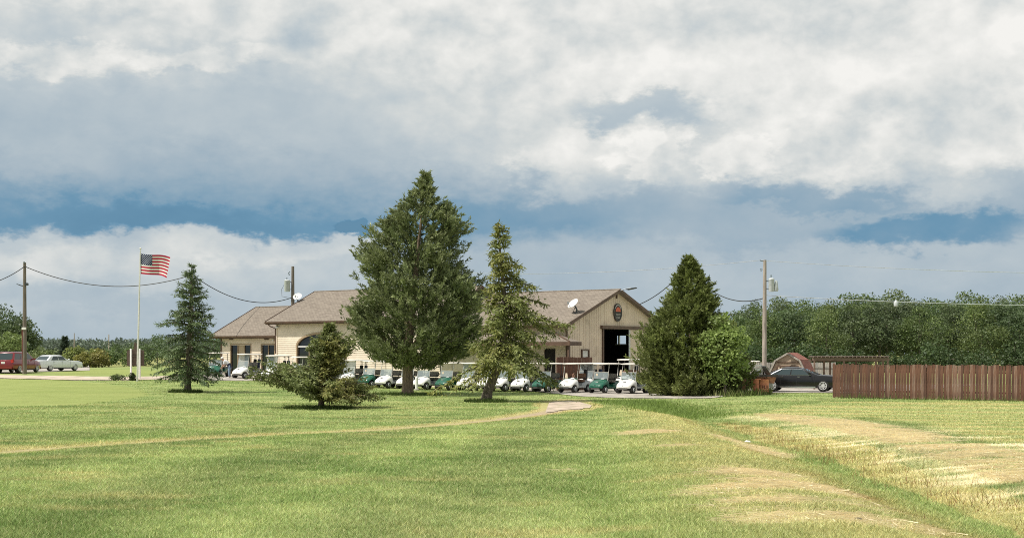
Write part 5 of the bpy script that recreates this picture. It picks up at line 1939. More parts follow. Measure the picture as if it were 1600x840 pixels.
    # windscreen and rear window
    for (ka, sgn) in ((1.0, 1), (0.0, -1)):
        p = []
        for kz, kw in ((.12, .84), (.93, .84)):
            a = cab(ka, kz, 1); b = cab(ka, kz, -1)
            a.y *= kw; b.y *= kw
            p.append((a, b))
        o = Vector((sgn * .012, 0, .010))
        pts = [p[0][0] + o, p[0][1] + o, p[1][1] + o, p[1][0] + o]
        MB().slab(pts, (-sgn * .02, 0, -.01)).build('windscreen' if sgn > 0 else 'rear_window', 'car_glass', root)
    xf, xr = d['body'][-1][0], d['body'][0][0]
    MB().box((xr - .03, 0, .44), (.10, W * 1.72, .20)).build('rear_bumper', d.get('bumper', paint), root, bevel=.03)
    MB().box((xf + .02, 0, .40), (.10, W * 1.66, .22)).build('front_bumper', d.get('bumper', paint), root, bevel=.03)
    MB().box((xf + .045, 0, .62), (.04, W * .9, .20)).build('grille', 'black_plastic', root, bevel=.01)
    MB().box((xr - .045 if not d.get('plate_x') else d['plate_x'], 0, d['plate_z']), (.02, .34, .17)).build('licence_plate', 'plate_white', root)
    if d.get('trunk_chrome'):
        MB().box((xr - .012, 0, d['trunk_chrome']), (.03, W * 1.0, .05)).build('trunk_strip', 'chrome', root)
    if d.get('rack'):
        for side in (-1, 1):
            MB().tube([(xt0 + .2, side * wt * .8, zt - .06 + .03), (xt0 + .25, side * wt * .8, zt + .06), (xt1 - .3, side * wt * .8, zt + .06), (xt1 - .2, side * wt * .8, zt - .02)], .022, 5).build('roof_rail', 'black_plastic', root)
    return root


# the black sedan, nose to the right and a little towards us
cp_ = hit(1252, 613.5); ang = R(-19)
SEDAN = dict(w=1.90, r=.36, wheels=(1.52, -1.53), belt=1.0,
             body=[(-2.52, .42, .80, .74), (-2.47, .30, 1.04, .90), (-2.1, .24, 1.08, .97), (-1.5, .22, 1.05, 1.0), (0, .21, 1.02, 1.0), (.9, .21, 1.02, 1.0), (1.5, .22, 1.01, .99), (2.1, .24, .97, .96), (2.42, .30, .91, .90), (2.52, .40, .76, .78)],
             cabin=(-2.28, -1.05, .22, 1.45, 1.00, 1.46), tumble=.74, glass=[(.13, .20, .10, .16), (.22, .48, .18, .50), (.505, .83, .53, .94)],
             handles=(.05, -.95), seams=(1.0, -.05, -1.05), mirror=.72, head=(2.36, .76, .34, .17), tail=(-2.47, .84, .06, .26, .62, .94), plate_z=.66, chrome=True, sill='chrome', trunk_chrome=.90)
car('black_sedan', 'black sedan parked beyond the lawn with its nose behind the fence', 'car', Vector((cp_.x * 1.02, cp_.y + 2.2, zg(cp_.x, cp_.y + 2.2) + .05)), ang, SEDAN, 'black_paint')

p = hit(77, 580)
TOWN = dict(w=1.98, r=.335, wheels=(1.62, -1.38), belt=.98,
            body=[(-2.72, .45, .78, .74), (-2.66, .34, .96, .90), (-2.2, .28, 1.0, .97), (-1.4, .26, 1.0, 1.0), (0, .25, .98, 1.0), (1.0, .25, .97, 1.0), (1.7, .26, .95, .99), (2.3, .28, .90, .96), (2.62, .34, .82, .88), (2.70, .42, .68, .74)],
            cabin=(-1.75, -1.12, .28, 1.02, 1.0, 1.46), tumble=.72, glass=[(.17, .50, .21, .55), (.53, .86, .58, .93)],
            handles=(.05, -.95), seams=(1.0, 0.0, -1.0), mirror=.78, head=(2.58, .72, .2, .16), tail=(-2.68, .80, .06, .20, .60, .93), plate_z=.80, chrome=True, bumper='pale_paint', trunk_chrome=.93, plate_x=-2.74)
car('white_sedan', 'pale silver white sedan parked right of the red van', 'car', Vector((p.x, p.y + 1.5, zg(p.x, p.y + 1.5) + .04)), R(61), TOWN, 'pale_paint')

p = hit(19, 583)
VAN = dict(w=1.98, r=.35, wheels=(1.50, -1.50), belt=1.08,
           body=[(-2.50, .50, .95, .80), (-2.46, .36, 1.06, .93), (-2.0, .30, 1.10, .99), (-1.0, .28, 1.10, 1.0), (0, .27, 1.09, 1.0), (1.0, .27, 1.08, 1.0), (1.6, .28, 1.05, .99), (2.1, .30, .98, .95), (2.4, .36, .88, .85), (2.50, .45, .72, .70)],
           cabin=(-2.42, -2.12, .30, 1.42, 1.10, 1.76), tumble=.82, glass=[(.05, .29, .05, .33), (.32, .60, .36, .70), (.63, .86, .73, .93)],
           handles=(.10, -.9), seams=(1.05, .0, -1.1), mirror=.95, head=(2.35, .80, .3, .2), tail=(-2.47, 1.0, .07, .30, .70, .95), plate_z=.86, spokes=6, rack=True, plate_x=-2.50)
car('red_van', 'dark red minivan parked beside the floodlight pole', 'van', Vector((p.x, p.y + 1.4, zg(p.x, p.y + 1.4) + .04)), R(81), VAN, 'red_paint')
p2 = hit(-18, 583)
car('dark_wagon', 'dark car cut by the left picture edge beside the red van', 'car', Vector((p2.x - .4, p2.y + 2.2, zg(p2.x, p2.y + 2) + .04)), R(81), VAN, 'black_paint')

# ------------------------------------------------------------------ golf carts
M_cart_white = mat('cart_white', (.80, .79, .76), .35, var=.03, coat=.3)
M_cart_green = mat('cart_green', (.012, .105, .065), .3, var=.08, coat=.6)
M_cart_roof = mat('cart_roof', (.74, .70, .63), .5, var=.06, scale=2)
M_seat = mat('cart_seat', (.22, .205, .185), .7, var=.12)
M_seat_tan = mat('cart_seat_tan', (.22, .12, .08), .7, var=.12)
M_strut = mat('cart_strut', (.60, .58, .54), .4, metal=.3)
M_strut_dark = mat('cart_strut_dark', (.05, .05, .05), .5)
M_bumper = mat('cart_bumper', (.12, .115, .11), .7, var=.15)
M_side_shade_rim = mat('cart_side_shade_rim', (.42, .44, .45), .6, var=.1)  # blue-grey puts shade into the white carts' sides; also colours wheel rims
M_clear = glass_mat('cart_screen', (.35, .40, .42), .06, .55)
M_bag = [mat('bag_black', (.03, .03, .035), .7), mat('bag_brown', (.20, .085, .045), .7), mat('bag_navy', (.03, .045, .10), .7)]
M_paper = mat('card_paper', (.70, .58, .44), .8)


def make_cart(paint, side_tone, screen='full', seat='cart_seat', bag=None, emblem=True, papers=True, strut='cart_strut', card=None):
    root = thing('golf_cart', 'golf cart', 'golf cart')
    wr = .225

    def ring(x, w, zb, zt, n=9):
        pts = [(x, w, zb)]
        for i in range(n):
            a = math.pi * i / (n - 1)
            c, s = math.cos(a), math.sin(a)
            pts.append((x, w * math.copysign(abs(c) ** .45, c), zb + .06 + (zt - zb - .06) * abs(s) ** .55))
        pts.append((x, -w, zb))
        return pts
    nose = MB().loft([ring(.40, .575, .30, .88), ring(.50, .58, .28, .87), ring(.70, .585, .27, .80), ring(.90, .575, .27, .70), ring(1.05, .53, .29, .60), ring(1.15, .44, .32, .51), ring(1.20, .30, .36, .45)]).build('front_cowl', paint, root, smooth=50)
    cut_cylinders(nose, [(.80, wr, .305, .30, .8), (.80, wr, .305, -.8, -.30)])
    nose.data.polygons.foreach_set('use_smooth', [True] * len(nose.data.polygons)); nose.data.set_sharp_from_angle(angle=R(40))
    MB().box((1.03, 0, .285), (.30, .66, .14)).build('bumper', 'cart_bumper', root, bevel=.03)
    if emblem:
        MB().box((1.175, 0, .485), (.03, .07, .05)).build('badge', 'black_plastic', nose)
        MB().box((.93, .0, .70), (.05, .17, .03)).build('nose_decal', 'cart_white' if paint == 'cart_green' else 'black_plastic', nose)
    MB().box((.12, 0, .30), (.70, 1.10, .08)).build('floor', 'black_plastic', root)
    rear = MB().loft([ring(-1.18, .48, .42, .66), ring(-1.10, .56, .32, .76), ring(-.80, .585, .28, .80), ring(-.45, .58, .28, .66), ring(-.20, .575, .28, .60), ring(-.15, .56, .30, .56)]).build('rear_body', side_tone, root, smooth=50)
    cut_cylinders(rear, [(-.78, wr, .30, .28, .8), (-.78, wr, .30, -.8, -.28)])
    rear.data.polygons.foreach_set('use_smooth', [True] * len(rear.data.polygons)); rear.data.set_sharp_from_angle(angle=R(40))
    for s in (-1, 1):
        MB().box((.14, s * .565, .36), (.62, .03, .10)).build('side_sill', side_tone, root, bevel=.01)
    MB().box((-.32, 0, .74), (.50, 1.06, .15)).build('seat', seat, root, bevel=.05)
    sb = MB().box((0, 0, 0), (.11, 1.04, .36), M=Matrix.Rotation(-.16, 3, 'Y')).build('backrest', seat, root, bevel=.05)
    sb.location = (-.62, 0, 1.03)
    for s in (-1, 1):
        MB().tube([(-.58, s * .54, .95), (-.30, s * .56, .98), (-.22, s * .55, .78)], .022, 6).build('armrest', 'black_plastic', root)
    MB().box((.40, 0, .84), (.16, 1.0, .12)).build('dashboard', 'black_plastic' if paint == 'cart_green' else 'cart_green', root, bevel=.03)
    if papers:
        MB().box((.50, .18, .90), (.16, .24, .012), M=Matrix.Rotation(.35, 3, 'Y')).build('score_sheet', 'plate_white', root)
    if card:
        MB().slab([(.44, -.42, .90), (.44, -.20, .90), (.43, -.24, 1.22), (.43, -.36, 1.22)], (.015, 0, 0)).build('hanging_towel', card, root)
    st = MB().tube([(.38, .26, .80), (.22, .26, 1.0)], .02, 6)
    q = Matrix.Rotation(-.75, 3, 'Y')
    st.loft([[Vector((.20, .26, 1.02)) + q @ Vector(((.17 + d) * math.cos(2 * math.pi * i / 18), (.17 + d) * math.sin(2 * math.pi * i / 18), u)) for d, u in ((.014, 0), (0, .014), (-.014, 0), (0, -.014))] for i in range(19)], caps=False)
    st.build('steering_wheel', 'black_plastic', root)
    # roof
    rf = MB()
    rr_ = []
    for k, z in ((.94, 1.775), (1.0, 1.79), (1.0, 1.825), (.95, 1.85), (.6, 1.872)):
        rg = []
        for i in range(20):
            a = 2 * math.pi * i / 20
            c, s = math.cos(a), math.sin(a)
            rg.append((-.30 + .93 * k * math.copysign(abs(c) ** .35, c), .60 * k * math.copysign(abs(s) ** .35, s), z))
        rr_.append(rg)
    rf.loft(rr_).build('roof', 'cart_roof', root, smooth=40)
    for s in (-1, 1):
        MB().tube([(.50, s * .52, .80), (.44, s * .52, 1.0), (.28, s * .50, 1.79)], .022, 6).build('front_strut', strut, root)
        MB().tube([(-.78, s * .50, .72), (-.82, s * .50, 1.2), (-.80, s * .50, 1.79)], .022, 6).build('rear_strut', 'cart_strut_dark', root)
        for x in (.80, -.78):
            wheel(root, x, s * .49, wr, .20, 5, s, rr=.58, rim='cart_side_shade_rim')
    if screen:
        zt = 1.76 if screen == 'full' else 1.30
        xa = lambda z: .50 + (.28 - .44) * max(0, (z - 1.0)) / .79 - (.06 if z > .9 else 0)
        pn = MB()
        if screen == 'full':
            for z0, z1 in ((.88, 1.30), (1.32, 1.76)):
                pn.slab([(xa(z0), -.50, z0), (xa(z0), .50, z0), (xa(z1), .48, z1), (xa(z1), -.48, z1)], (.012, 0, .0))
        else:
            pn.slab([(xa(.88), -.50, .88), (xa(.88), .50, .88), (xa(1.3), .49, 1.30), (xa(1.3), -.49, 1.30)], (.012, 0, 0))
        w_ = pn.build('windscreen', 'cart_screen', root)
        MB().box((xa(1.31) + .006, 0, 1.31), (.03, 1.0, .025)).build('screen_bar', 'cart_strut', w_)
    if bag:
        for k, (yy, col) in enumerate(bag):
            b = MB().lathe([(.11, 0), (.12, .05), (.115, .55), (.13, .60), (.13, .82), (.10, .83)], (0, 0, 0), 12).build('golf_bag', col, root, smooth=40)
            b.location = (-.98, yy, .62); b.rotation_euler = (0, -.18, 0)
            cl = MB()
            for i in range(6):
                a = i * 1.05
                cl.tube([(.05 * math.cos(a), .05 * math.sin(a), .7), (.08 * math.cos(a), .08 * math.sin(a), 1.08)], .008, 4)
                cl.box((.08 * math.cos(a) + .02, .08 * math.sin(a), 1.10), (.09, .04, .05))
            cl.build('clubs', 'chrome', b)
    else:
        MB().box((-1.05, 0, .92), (.20, .9, .05)).box((-1.14, 0, 1.02), (.03, .9, .05)).build('bag_rack', 'black_plastic', root)
    return root


R0 = Vector((5.85, 89.6, 0))
row_u = -UX


def row_at(px, off=0.0):
    """foot of a cart on the row's line whose nose is seen near a photo column"""
    k = (px - CX) / F
    b = R0 + VY * off
    s = (k * b.y - b.x) / (row_u.x - k * row_u.y)
    q = b + row_u * s
    return Vector((q.x, q.y, zg(q.x, q.y) + .03))


F_ANG = math.atan2(-VY.y, -VY.x)
VAR = {
    'white': dict(paint='cart_white', side_tone='cart_side_shade_rim', screen='half'),
    'white_open': dict(paint='cart_white', side_tone='cart_side_shade_rim', screen=None, seat='cart_seat_tan', card='card_paper', bag=((.2, 'bag_black'),)),
    'white_full': dict(paint='cart_white', side_tone='cart_side_shade_rim', screen='full', bag=((-.2, 'bag_black'), (.22, 'bag_navy'))),
    'green': dict(paint='cart_green', side_tone='cart_green', screen='half', card='card_paper'),
}
protos_c = {}
CARTS = [   # photo column of the nose, offset back, turn, kind, label
    (945, 0, 0, 'green', 'dark green golf cart with dark green side, nearest of the row'),
    (897, .1, .03, 'white_open', 'white golf cart without windscreen in front of the short fence'),
    (856, 0, -.02, 'green', 'dark green golf cart left of the open white one'),
    (988, .35, .0, 'white', 'white golf cart beside the bushy cedar at the end of the row'),
    (822, 0, .04, 'white', 'white golf cart just right of the leaning spruce boughs'),
    (790, .2, .0, 'white', 'white golf cart next right of the leaning trunk'),
    (766, .3, .02, 'white', 'white golf cart behind the leaning trunk'),
    (738, .1, -.03, 'white_full', 'white golf cart just left of the leaning trunk'),
    (704, .4, .0, 'green', 'green golf cart between the big cedar and the leaning spruce'),
    (668, .1, .02, 'white', 'white golf cart just right of the big cedar trunk'),
    (643, .5, .0, 'white', 'white golf cart hidden behind the big cedar trunk'),
    (610, .1, -.02, 'white', 'white golf cart just left of the big cedar trunk'),
    (583, .2, .02, 'green', 'green golf cart showing between the stunted spruce and the big cedar'),
    (552, .2, .0, 'white_full', 'white golf cart behind the right side of the stunted spruce'),
    (513, .2, .03, 'white_full', 'white golf cart behind the middle of the stunted spruce'),
    (470, .3, .0, 'green', 'green golf cart behind the left side of the stunted spruce'),
    (431, .1, -.02, 'white_full', 'white golf cart with green trim next to the stunted spruce'),
    (386, .0, .05, 'white_full', 'white golf cart with full windscreen beside the bending person'),
    (340, .2, .45, 'green', 'golf cart in front of the bending person, under the lone spruce'),
]
for px, off, turn, kind, lab in CARTS:
    p = row_at(px, off)
    if kind not in protos_c:
        o = protos_c[kind] = make_cart(**VAR[kind])
        o.location = p; o.rotation_euler.z = F_ANG + turn
    else:
        o = dup(protos_c[kind], p, F_ANG + turn)
    o['label'] = lab; o['group'] = 'golf carts lined up along the lot'
# a taller two-row cart behind the nearest ones, a cart by the dumpster and one showing its tail by the cedar
p = P(981, HY, 95.0); p.z = zg(p.x, p.y) + .03
o = dup(protos_c['white_open'], p, F_ANG + .25, 'white roofed golf cart standing behind the nearest row, in front of the barn door', 'golf carts lined up along the lot', (1.2, 1.05, 1.13))
p = P(1172, HY, 93.5); p.z = zg(p.x, p.y) + .03
o = dup(protos_c['white'], p, F_ANG + 1.9, 'golf cart with a white roof half hidden by the dumpster heap', 'golf carts lined up along the lot')

p = row_at(921, 2.7)
o = dup(protos_c['white_full'], p, F_ANG + .05, 'white roofed golf cart parked behind the gap left of the nearest green cart', 'golf carts lined up along the lot')
# white parcel box behind the last cart
p = P(1012, HY, 90.5); p.z = zg(p.x, p.y)
mb = MB().loft([[(-.45, -.25, .35), (.45, -.25, .05), (.45, .35, .05), (-.45, .35, .35)], [(-.40, -.22, .95), (.50, -.22, .60), (.50, .32, .60), (-.40, .32, .95)]])
tr_r = thing('utility_trailer', 'pale low trailer tail showing between the last cart and the bushy cedar', 'trailer', p, R(-30))
mb.build('tub', mat('cream_plastic', (.66, .56, .44), .6), tr_r, bevel=.03)
MB().box((-.15, .0, 1.0), (.5, .4, .12)).build('cover', mat('pale_green_cover', (.48, .62, .58), .6), tr_r, bevel=.04)
for s in (-1, 1):
    MB().lathe([(.12, -.05), (.19, -.04), (.19, .04), (.12, .05)], (.1, s * .33, .19), 14, 'y').build('wheel', 'tyre_rubber', tr_r)

# ------------------------------------------------------------------ poles, wires, flag, sign
M_pole = mat('utility_pole_wood', (.36, .31, .265), .9, var=.2, scale=3, stretch=(6, 6, .4), bump=.4)
M_pole_dark = mat('utility_pole_dark', (.17, .145, .12), .9, var=.2, scale=3, stretch=(6, 6, .4), bump=.4)
M_trans = mat('transformer_grey', (.50, .53, .53), .45, var=.08)
M_wire = mat('wire_black', (.035, .037, .04), .6)
M_wire_pale = mat('wire_pale', (.52, .55, .55), .35, metal=.5)
M_ins = mat('insulator', (.16, .20, .22), .4)


def pole(label, px, py_base, py_top, Y, r, m, name='utility_pole', lean=0.0):
    p = P(px, HY, Y); p.z = zg(p.x, p.y)
    h = CZ - p.z + (HY - py_top) / F * Y
    root = thing(name, label, 'utility pole', p)
    MB().tube([(0, 0, -.4), (lean * .5, 0, h * .5), (lean, 0, h)], [r * 1.15, r, r * .75], 12).build('shaft', m, root, smooth=50)
    return root, p, h


def zpx(py, Y, p):
    return CZ + (HY - py) / F * Y - p.z


Yl = hit(38, 584).y
rt, pl, hl = pole('wooden pole with a floodlight and a long lamp arm beside the red van', 38.5, 584, 410, Yl, .16, M_pole_dark)
MB().tube([(0, -.05, zpx(447, Yl, pl)), (-.25, -.12, zpx(446, Yl, pl)), (-.6, -.2, zpx(443.5, Yl, pl))], [.04, .05, .03], 6).build('lamp_arm', 'dark_metal', rt)
MB().box((.22, -.15, zpx(444, Yl, pl)), (.30, .22, .22), rz=.3).build('floodlight', 'dark_metal', rt, bevel=.03)
MB().box((0, -.17, zpx(513, Yl, pl)), (.36, .12, .20)).build('meter_box', 'white_paint', rt, bevel=.02)
MB().tube([(-.17, -.1, .3), (-.17, -.1, zpx(513, Yl, pl))], .03, 6).build('conduit', mat('conduit_red', (.30, .06, .06), .6), rt)
MB().tube([(0, -.1, hl - .1), (.0, -.16, hl + .08)], .05, 6).build('pole_cap', 'insulator', rt)


def transformer(root, x, y, z0, z1, r, tag_side=1):
    t = MB().lathe([(r * .92, z0), (r, z0 + .04), (r, z1 - .08), (r * 1.04, z1 - .06), (r * .9, z1), (.05, z1 + .05)], (x, y, 0), 16).build('transformer', 'transformer_grey', root, smooth=40)
    MB().tube([(x - .03, y, z1 + .02), (x - .03, y, z1 + .10), (x - .03, y, z1 + .24)], [.05, .035, .045], 8).build('bushing', 'insulator', t)
    MB().box((x * .5, y * .5, z1 - .18), (abs(x) * .9 + .05, .06, .05)).box((x * .5, y * .5, z0 + .2), (abs(x) * .9 + .05, .06, .05)).build('bracket', 'dark_metal', t)
    return t


Ym = 128.0
rt, pm_, hm = pole('dark pole with a grey transformer rising behind the clubhouse roof', 457.5, 0, 416, Ym, .17, M_pole_dark)
transformer(rt, -.48, -.15, zpx(455.5, Ym, pm_), zpx(437.5, Ym, pm_), .26)
MB().tube([(-.30, -.1, zpx(430, Ym, pm_)), (-.36, -.1, zpx(426, Ym, pm_)), (-.24, -.1, zpx(424, Ym, pm_))], .05, 6).build('cutout_fuse', 'insulator', rt)
MB().tube([(-.62, -.15, zpx(440, Ym, pm_)), (-.98, -.15, zpx(452, Ym, pm_)), (-.95, -.15, zpx(463, Ym, pm_)), (-.3, -.15, zpx(465, Ym, pm_))], .018, 5).build('drop_wire', 'wire_black', rt)

Yr = 97.0
rt, pr_, hr_ = pole('wooden pole with a grey transformer standing behind the dumpster', 1194, 0, 406, Yr, .145, M_pole, lean=.05)
transformer(rt, .48, -.1, zpx(455.5, Yr, pr_), zpx(435, Yr, pr_), .20)
MB().lathe([(.11, 0), (.16, .1), (.10, .62), (.06, .75)], (.80, -.1, zpx(455, Yr, pr_)), 10).build('cooling_shroud', 'transformer_grey', rt, smooth=40)
MB().tube([(-.12, 0, zpx(421, Yr, pr_)), (-.24, 0, zpx(420, Yr, pr_)), (-.20, 0, zpx(424, Yr, pr_))], .045, 6).build('cutout_fuse', 'insulator', rt)
MB().tube([(-.05, 0, zpx(408, Yr, pr_)), (-.28, 0, zpx(407, Yr, pr_)), (-.28, 0, zpx(405.5, Yr, pr_))], .03, 6).build('pin_insulator', 'insulator', rt)
# a pole mostly hidden behind the lone spruce and one behind the bushy cedar carry the wires on
Yh = 116.0
rt, ph_, hh_ = pole('pole almost hidden behind the lone spruce, its head carrying two cables', 300, 0, 428, Yh, .13, M_pole_dark)
Yc = 112.0
rt, pc_, hc_ = pole('pole hidden behind the top of the bushy cedar', 1079, 0, 409, Yc, .14, M_pole_dark)
for i, (px, top, Y, lab) in enumerate(((47, 512, 330, 'thin distant pole just right of the floodlight pole'), (170, 522, 360, 'thin distant pole above the hedge in the middle'), (116, 520, 420, 'faint distant pole right of the dark conifer'))):
    pole(lab, px, 0, top, Y, .16, M_pole, name='distant_pole')


def wire(label, pts, sag, rad, m):
    """pts: two ends; hangs by sag metres in the middle"""
    a, b = Vector(pts[0]), Vector(pts[1])
    out = []
    for i in range(25):
        t = i / 24
        q = a.lerp(b, t); q.z -= sag * 4 * t * (1 - t)
        out.append(q)
    o = MB().tube(out, rad, 5).build('power_line', m, smooth=60)
    return tag(o, label, 'cable', 'overhead cables')


top_l = P(38.5, 416, Yl)
wire('thick cable leaving the floodlight pole to the left picture edge', (top_l, P(-60, 447, Yl - 12)), .5, .035, 'wire_black')
wire('thick sagging cable between the floodlight pole and the lone spruce', (top_l, P(298, 430, Yh)), 1.25, .035, 'wire_black')
wire('thick sagging cable from the lone spruce to the transformer pole', (P(302, 430, Yh), P(455, 465, Ym)), 1.15, .035, 'wire_black')
wire('black service cable from the barn roof up to the bushy cedar top', (L2W(-1.0, YR + 3.2, ZE + slope * (YR - 3.2 + .4)), P(1078, 411, Yc)), .55, .035, 'wire_black')
wire('black cable from behind the bushy cedar to the transformer pole', (P(1080, 425, Yc), P(1192, 466, Yr)), .95, .035, 'wire_black')
wire('thin pale wire high above the barn to the right pole head', (P(700, 425, 125), P(1188, 406.5, Yr)), .45, .016, 'wire_pale')
wire('thin pale wire from the right pole head over the wood', (P(1188, 406.5, Yr), P(1900, 426, 92)), .35, .016, 'wire_pale')
wire('pale wire crossing the wood at transformer height', (P(1196, 461, Yr), P(1900, 476, 92)), .30, .022, 'wire_pale')
o = MB().lathe([(.06, -.25), (.14, -.2), (.16, 0), (.1, .12), (.03, .2)], (0, 0, 0), 10).build('line_weight', 'transformer_grey', smooth=40)
o.location = P(1400, 473, 94.6)
tag(o, 'small grey fitting hanging on the pale wire over the wood', 'insulator')

# flagpole and flag
fp = on(214.5, 595)
Yf = fp.y
htop = CZ - fp.z + (HY - 390) / F * Yf
M_flagpole = mat('flagpole_white', (.72, .70, .66), .35, var=.05, metal=.2)
fr = thing('flagpole', 'slim white flagpole with a ball top flying a flag', 'flagpole', fp)
lean_f = (219.5 - 214.5) * Yf / F
MB().tube([(0, 0, -.2), (lean_f * .5, 0, htop * .5), (lean_f, 0, htop)], [.065, .055, .035], 12).build('shaft', 'flagpole_white', fr, smooth=50)
MB().lathe([(.01, -.07), (.06, -.045), (.075, 0), (.06, .045), (.01, .07)], (lean_f, 0, htop + .09), 12).build('ball', 'flagpole_white', fr, smooth=60)
MB().tube([(lean_f - .045, -.06, htop - .2), (-.02, -.1, 1.2)], .008, 4).build('halyard', 'flagpole_white', fr)
M_fr = mat('flag_red', (.50, .008, .045), .75, var=.05); M_fw = mat('flag_white', (.78, .76, .76), .75, var=.03); M_fb = mat('flag_blue', (.008, .022, .085), .75, var=.05)
FW, FH = 44.5 * Yf / F * 1.06, 31.5 * Yf / F
fl = thing('flag', 'flag with red and white stripes and starred blue corner streaming right', 'flag', fp + Vector((lean_f * .96 + .03, 0, 0)))
z_top = CZ + (HY - 396.2) / F * Yf - fp.z


def flag_pt(u, v, off=0.0):
    """u along the fly 0..1, v down the hoist 0..1"""
    x = FW * (u - .035 * u * u)
    w = .11 * math.sin(5.4 * u + 1.3 * v) * min(1, u * 2.5) + .05 * math.sin(11.5 * u - 2.2 * v) * u
    y = -w
    z = z_top - FH * v - .20 * u * (1 - .45 * v) - .08 * math.sin(6.2 * u + .6) * u - .14 * u * u * v
    x -= .22 * v * u * u
    return Vector((x + off * 0, y - off, z))


NU = 40
stripe = []
for s in range(13):
    mb = MB()
    u0 = .40 if s < 7 else 0.0
    n = NU
    for sub in (0, 1):
        v0, v1 = (s + sub * .5) / 13, (s + sub * .5 + .5) / 13
        rows = [[flag_pt(u0 + (1 - u0) * i / n, v) for i in range(n + 1)] for v in (v0, v1)]
        base = len(mb.v)
        mb.v += [tuple(p) for r_ in rows for p in r_]
        for i in range(n):
            mb.f.append((base + i, base + i + 1, base + n + 1 + i + 1, base + n + 1 + i)); mb.mi.append(0)
    mb.build('stripe', 'flag_red' if s % 2 == 0 else 'flag_white', fl, smooth=60, fix=False)
mb = MB()
n = 20
rows = [[flag_pt(.40 * i / n, 7 / 13 * k / 10) for i in range(n + 1)] for k in range(11)]
mb.v = [tuple(p) for r_ in rows for p in r_]
for k in range(10):
    for i in range(n):
        a = k * (n + 1) + i
        mb.f.append((a, a + 1, a + n + 2, a + n + 1)); mb.mi.append(0)
can = mb.build('canton', 'flag_blue', fl, smooth=60, fix=False)
sm = MB()
for r_ in range(9):
    for c in range(6 if r_ % 2 == 0 else 5):
        u = .40 * ((c + (.5 if r_ % 2 == 0 else 1.0)) / 6.0); v = 7 / 13 * (r_ + .75) / 9.6
        for off in (.006, -.006):
            pts = []
            for i in range(10):
                a = math.pi / 2 + i * math.pi / 5
                rr2 = (.040 if i % 2 == 0 else .016)
                pts.append(flag_pt(u + rr2 * math.cos(a) / FW, v - rr2 * math.sin(a) / FH, off))
            sm.add(pts, [tuple(range(10))])
stuff(sm.build('stars', 'flag_white', can, fix=False))

# brown board on two white posts
sb_p = on(211, 594); Ys = sb_p.y + 3.5
sgn = thing('sign_board', 'brown peaked board on two white posts behind the flagpole', 'sign', Vector(((211 - CX) / F * Ys, Ys, zg((211 - CX) / F * Ys, Ys))), R(6))
k_ = Ys / F
zz_ = lambda py: CZ + (HY - py) * k_ - sgn.location.z
MB().slab([(-.62, .12, zz_(571)), (.64, .12, zz_(571)), (.64, .12, zz_(547)), (.18, .12, zz_(545)), (.06, .12, zz_(534)), (-.06, .12, zz_(534)), (-.14, .12, zz_(545)), (-.62, .12, zz_(547))], (0, .06, 0)).build('panel', mat('sign_brown', (.105, .075, .058), .7, var=.1), sgn)
for x_ in (-.30, .33):
    MB().lathe([(.075, -.2), (.075, zz_(545)), (.06, zz_(544.3))], (x_, .03, 0), 10).build('post', 'white_paint', sgn, smooth=40)
MB().box((.015, .075, zz_(556)), (.62, .04, .06)).build('rail', 'sign_brown', sgn)

# white bollard by the big cedar
p = row_at(651, -1.6)
bl = thing('bollard', 'white bollard just right of the big cedar trunk', 'bollard', p)
MB().lathe([(.10, -.1), (.10, .78), (.085, .86), (.04, .90)], (0, 0, 0), 14).build('post', 'white_paint', bl, smooth=40)
MB().lathe([(.17, -.05), (.17, .05), (.11, .07)], (0, 0, 0), 14).build('footing', 'concrete', bl, smooth=40)

# low shrubs
for px, py, r, h, lab, c1, c2 in ((717, 599, .42, .62, 'small round green shrub at the lot edge between the two spruce and cedar trunks', (.06, .10, .025), (.12, .17, .045)),
                                  (185, 593.5, .62, .30, 'low dark green cushion shrub on the gravel drive', (.05, .08, .02), (.11, .14, .04)),
                                  (208, 594, .25, .55, 'little dark shrub at the foot of the flagpole', (.035, .05, .02), (.07, .085, .03)),
                                  (628, 598, .35, .50, 'little green shrub left of the big cedar trunk', (.06, .10, .025), (.12, .16, .045))):
    p = on(px, py)
    broadleaf('low_shrub', h, r, 300 + px, n_clump=26, per=40, leaf=.09, c1=c1, c2=c2, z0=-.2, trunk_r=.02, label=lab, cat='shrub', base=p, clump=.40)

# ------------------------------------------------------------------ the person bending over the cart
def skin_body(name, verts, edges, radii, m, parent, sub=2, root_i=0):
    me = bpy.data.meshes.new(name)
    me.from_pydata(verts, edges, [])
    o = link(bpy.data.objects.new(name, me), parent)
    sk = o.modifiers.new('skin', 'SKIN')
    sk.use_smooth_shade = True
    sv = me.skin_vertices[0].data
    for v_, r_ in zip(sv, radii):
        v_.radius = r_ if hasattr(r_, '__len__') else (r_, r_)
    sv[root_i].use_root = True
    ss = o.modifiers.new('sub', 'SUBSURF'); ss.levels = sub; ss.render_levels = sub
    bpy.context.view_layer.update()
    dg = bpy.context.evaluated_depsgraph_get()
    me2 = bpy.data.meshes.new_from_object(o.evaluated_get(dg))
    o.modifiers.clear()
    o.data = me2
    me2.materials.clear(); me2.materials.append(MATS[m] if isinstance(m, str) else m)
    me2.polygons.foreach_set('use_smooth', [True] * len(me2.polygons))
    return o


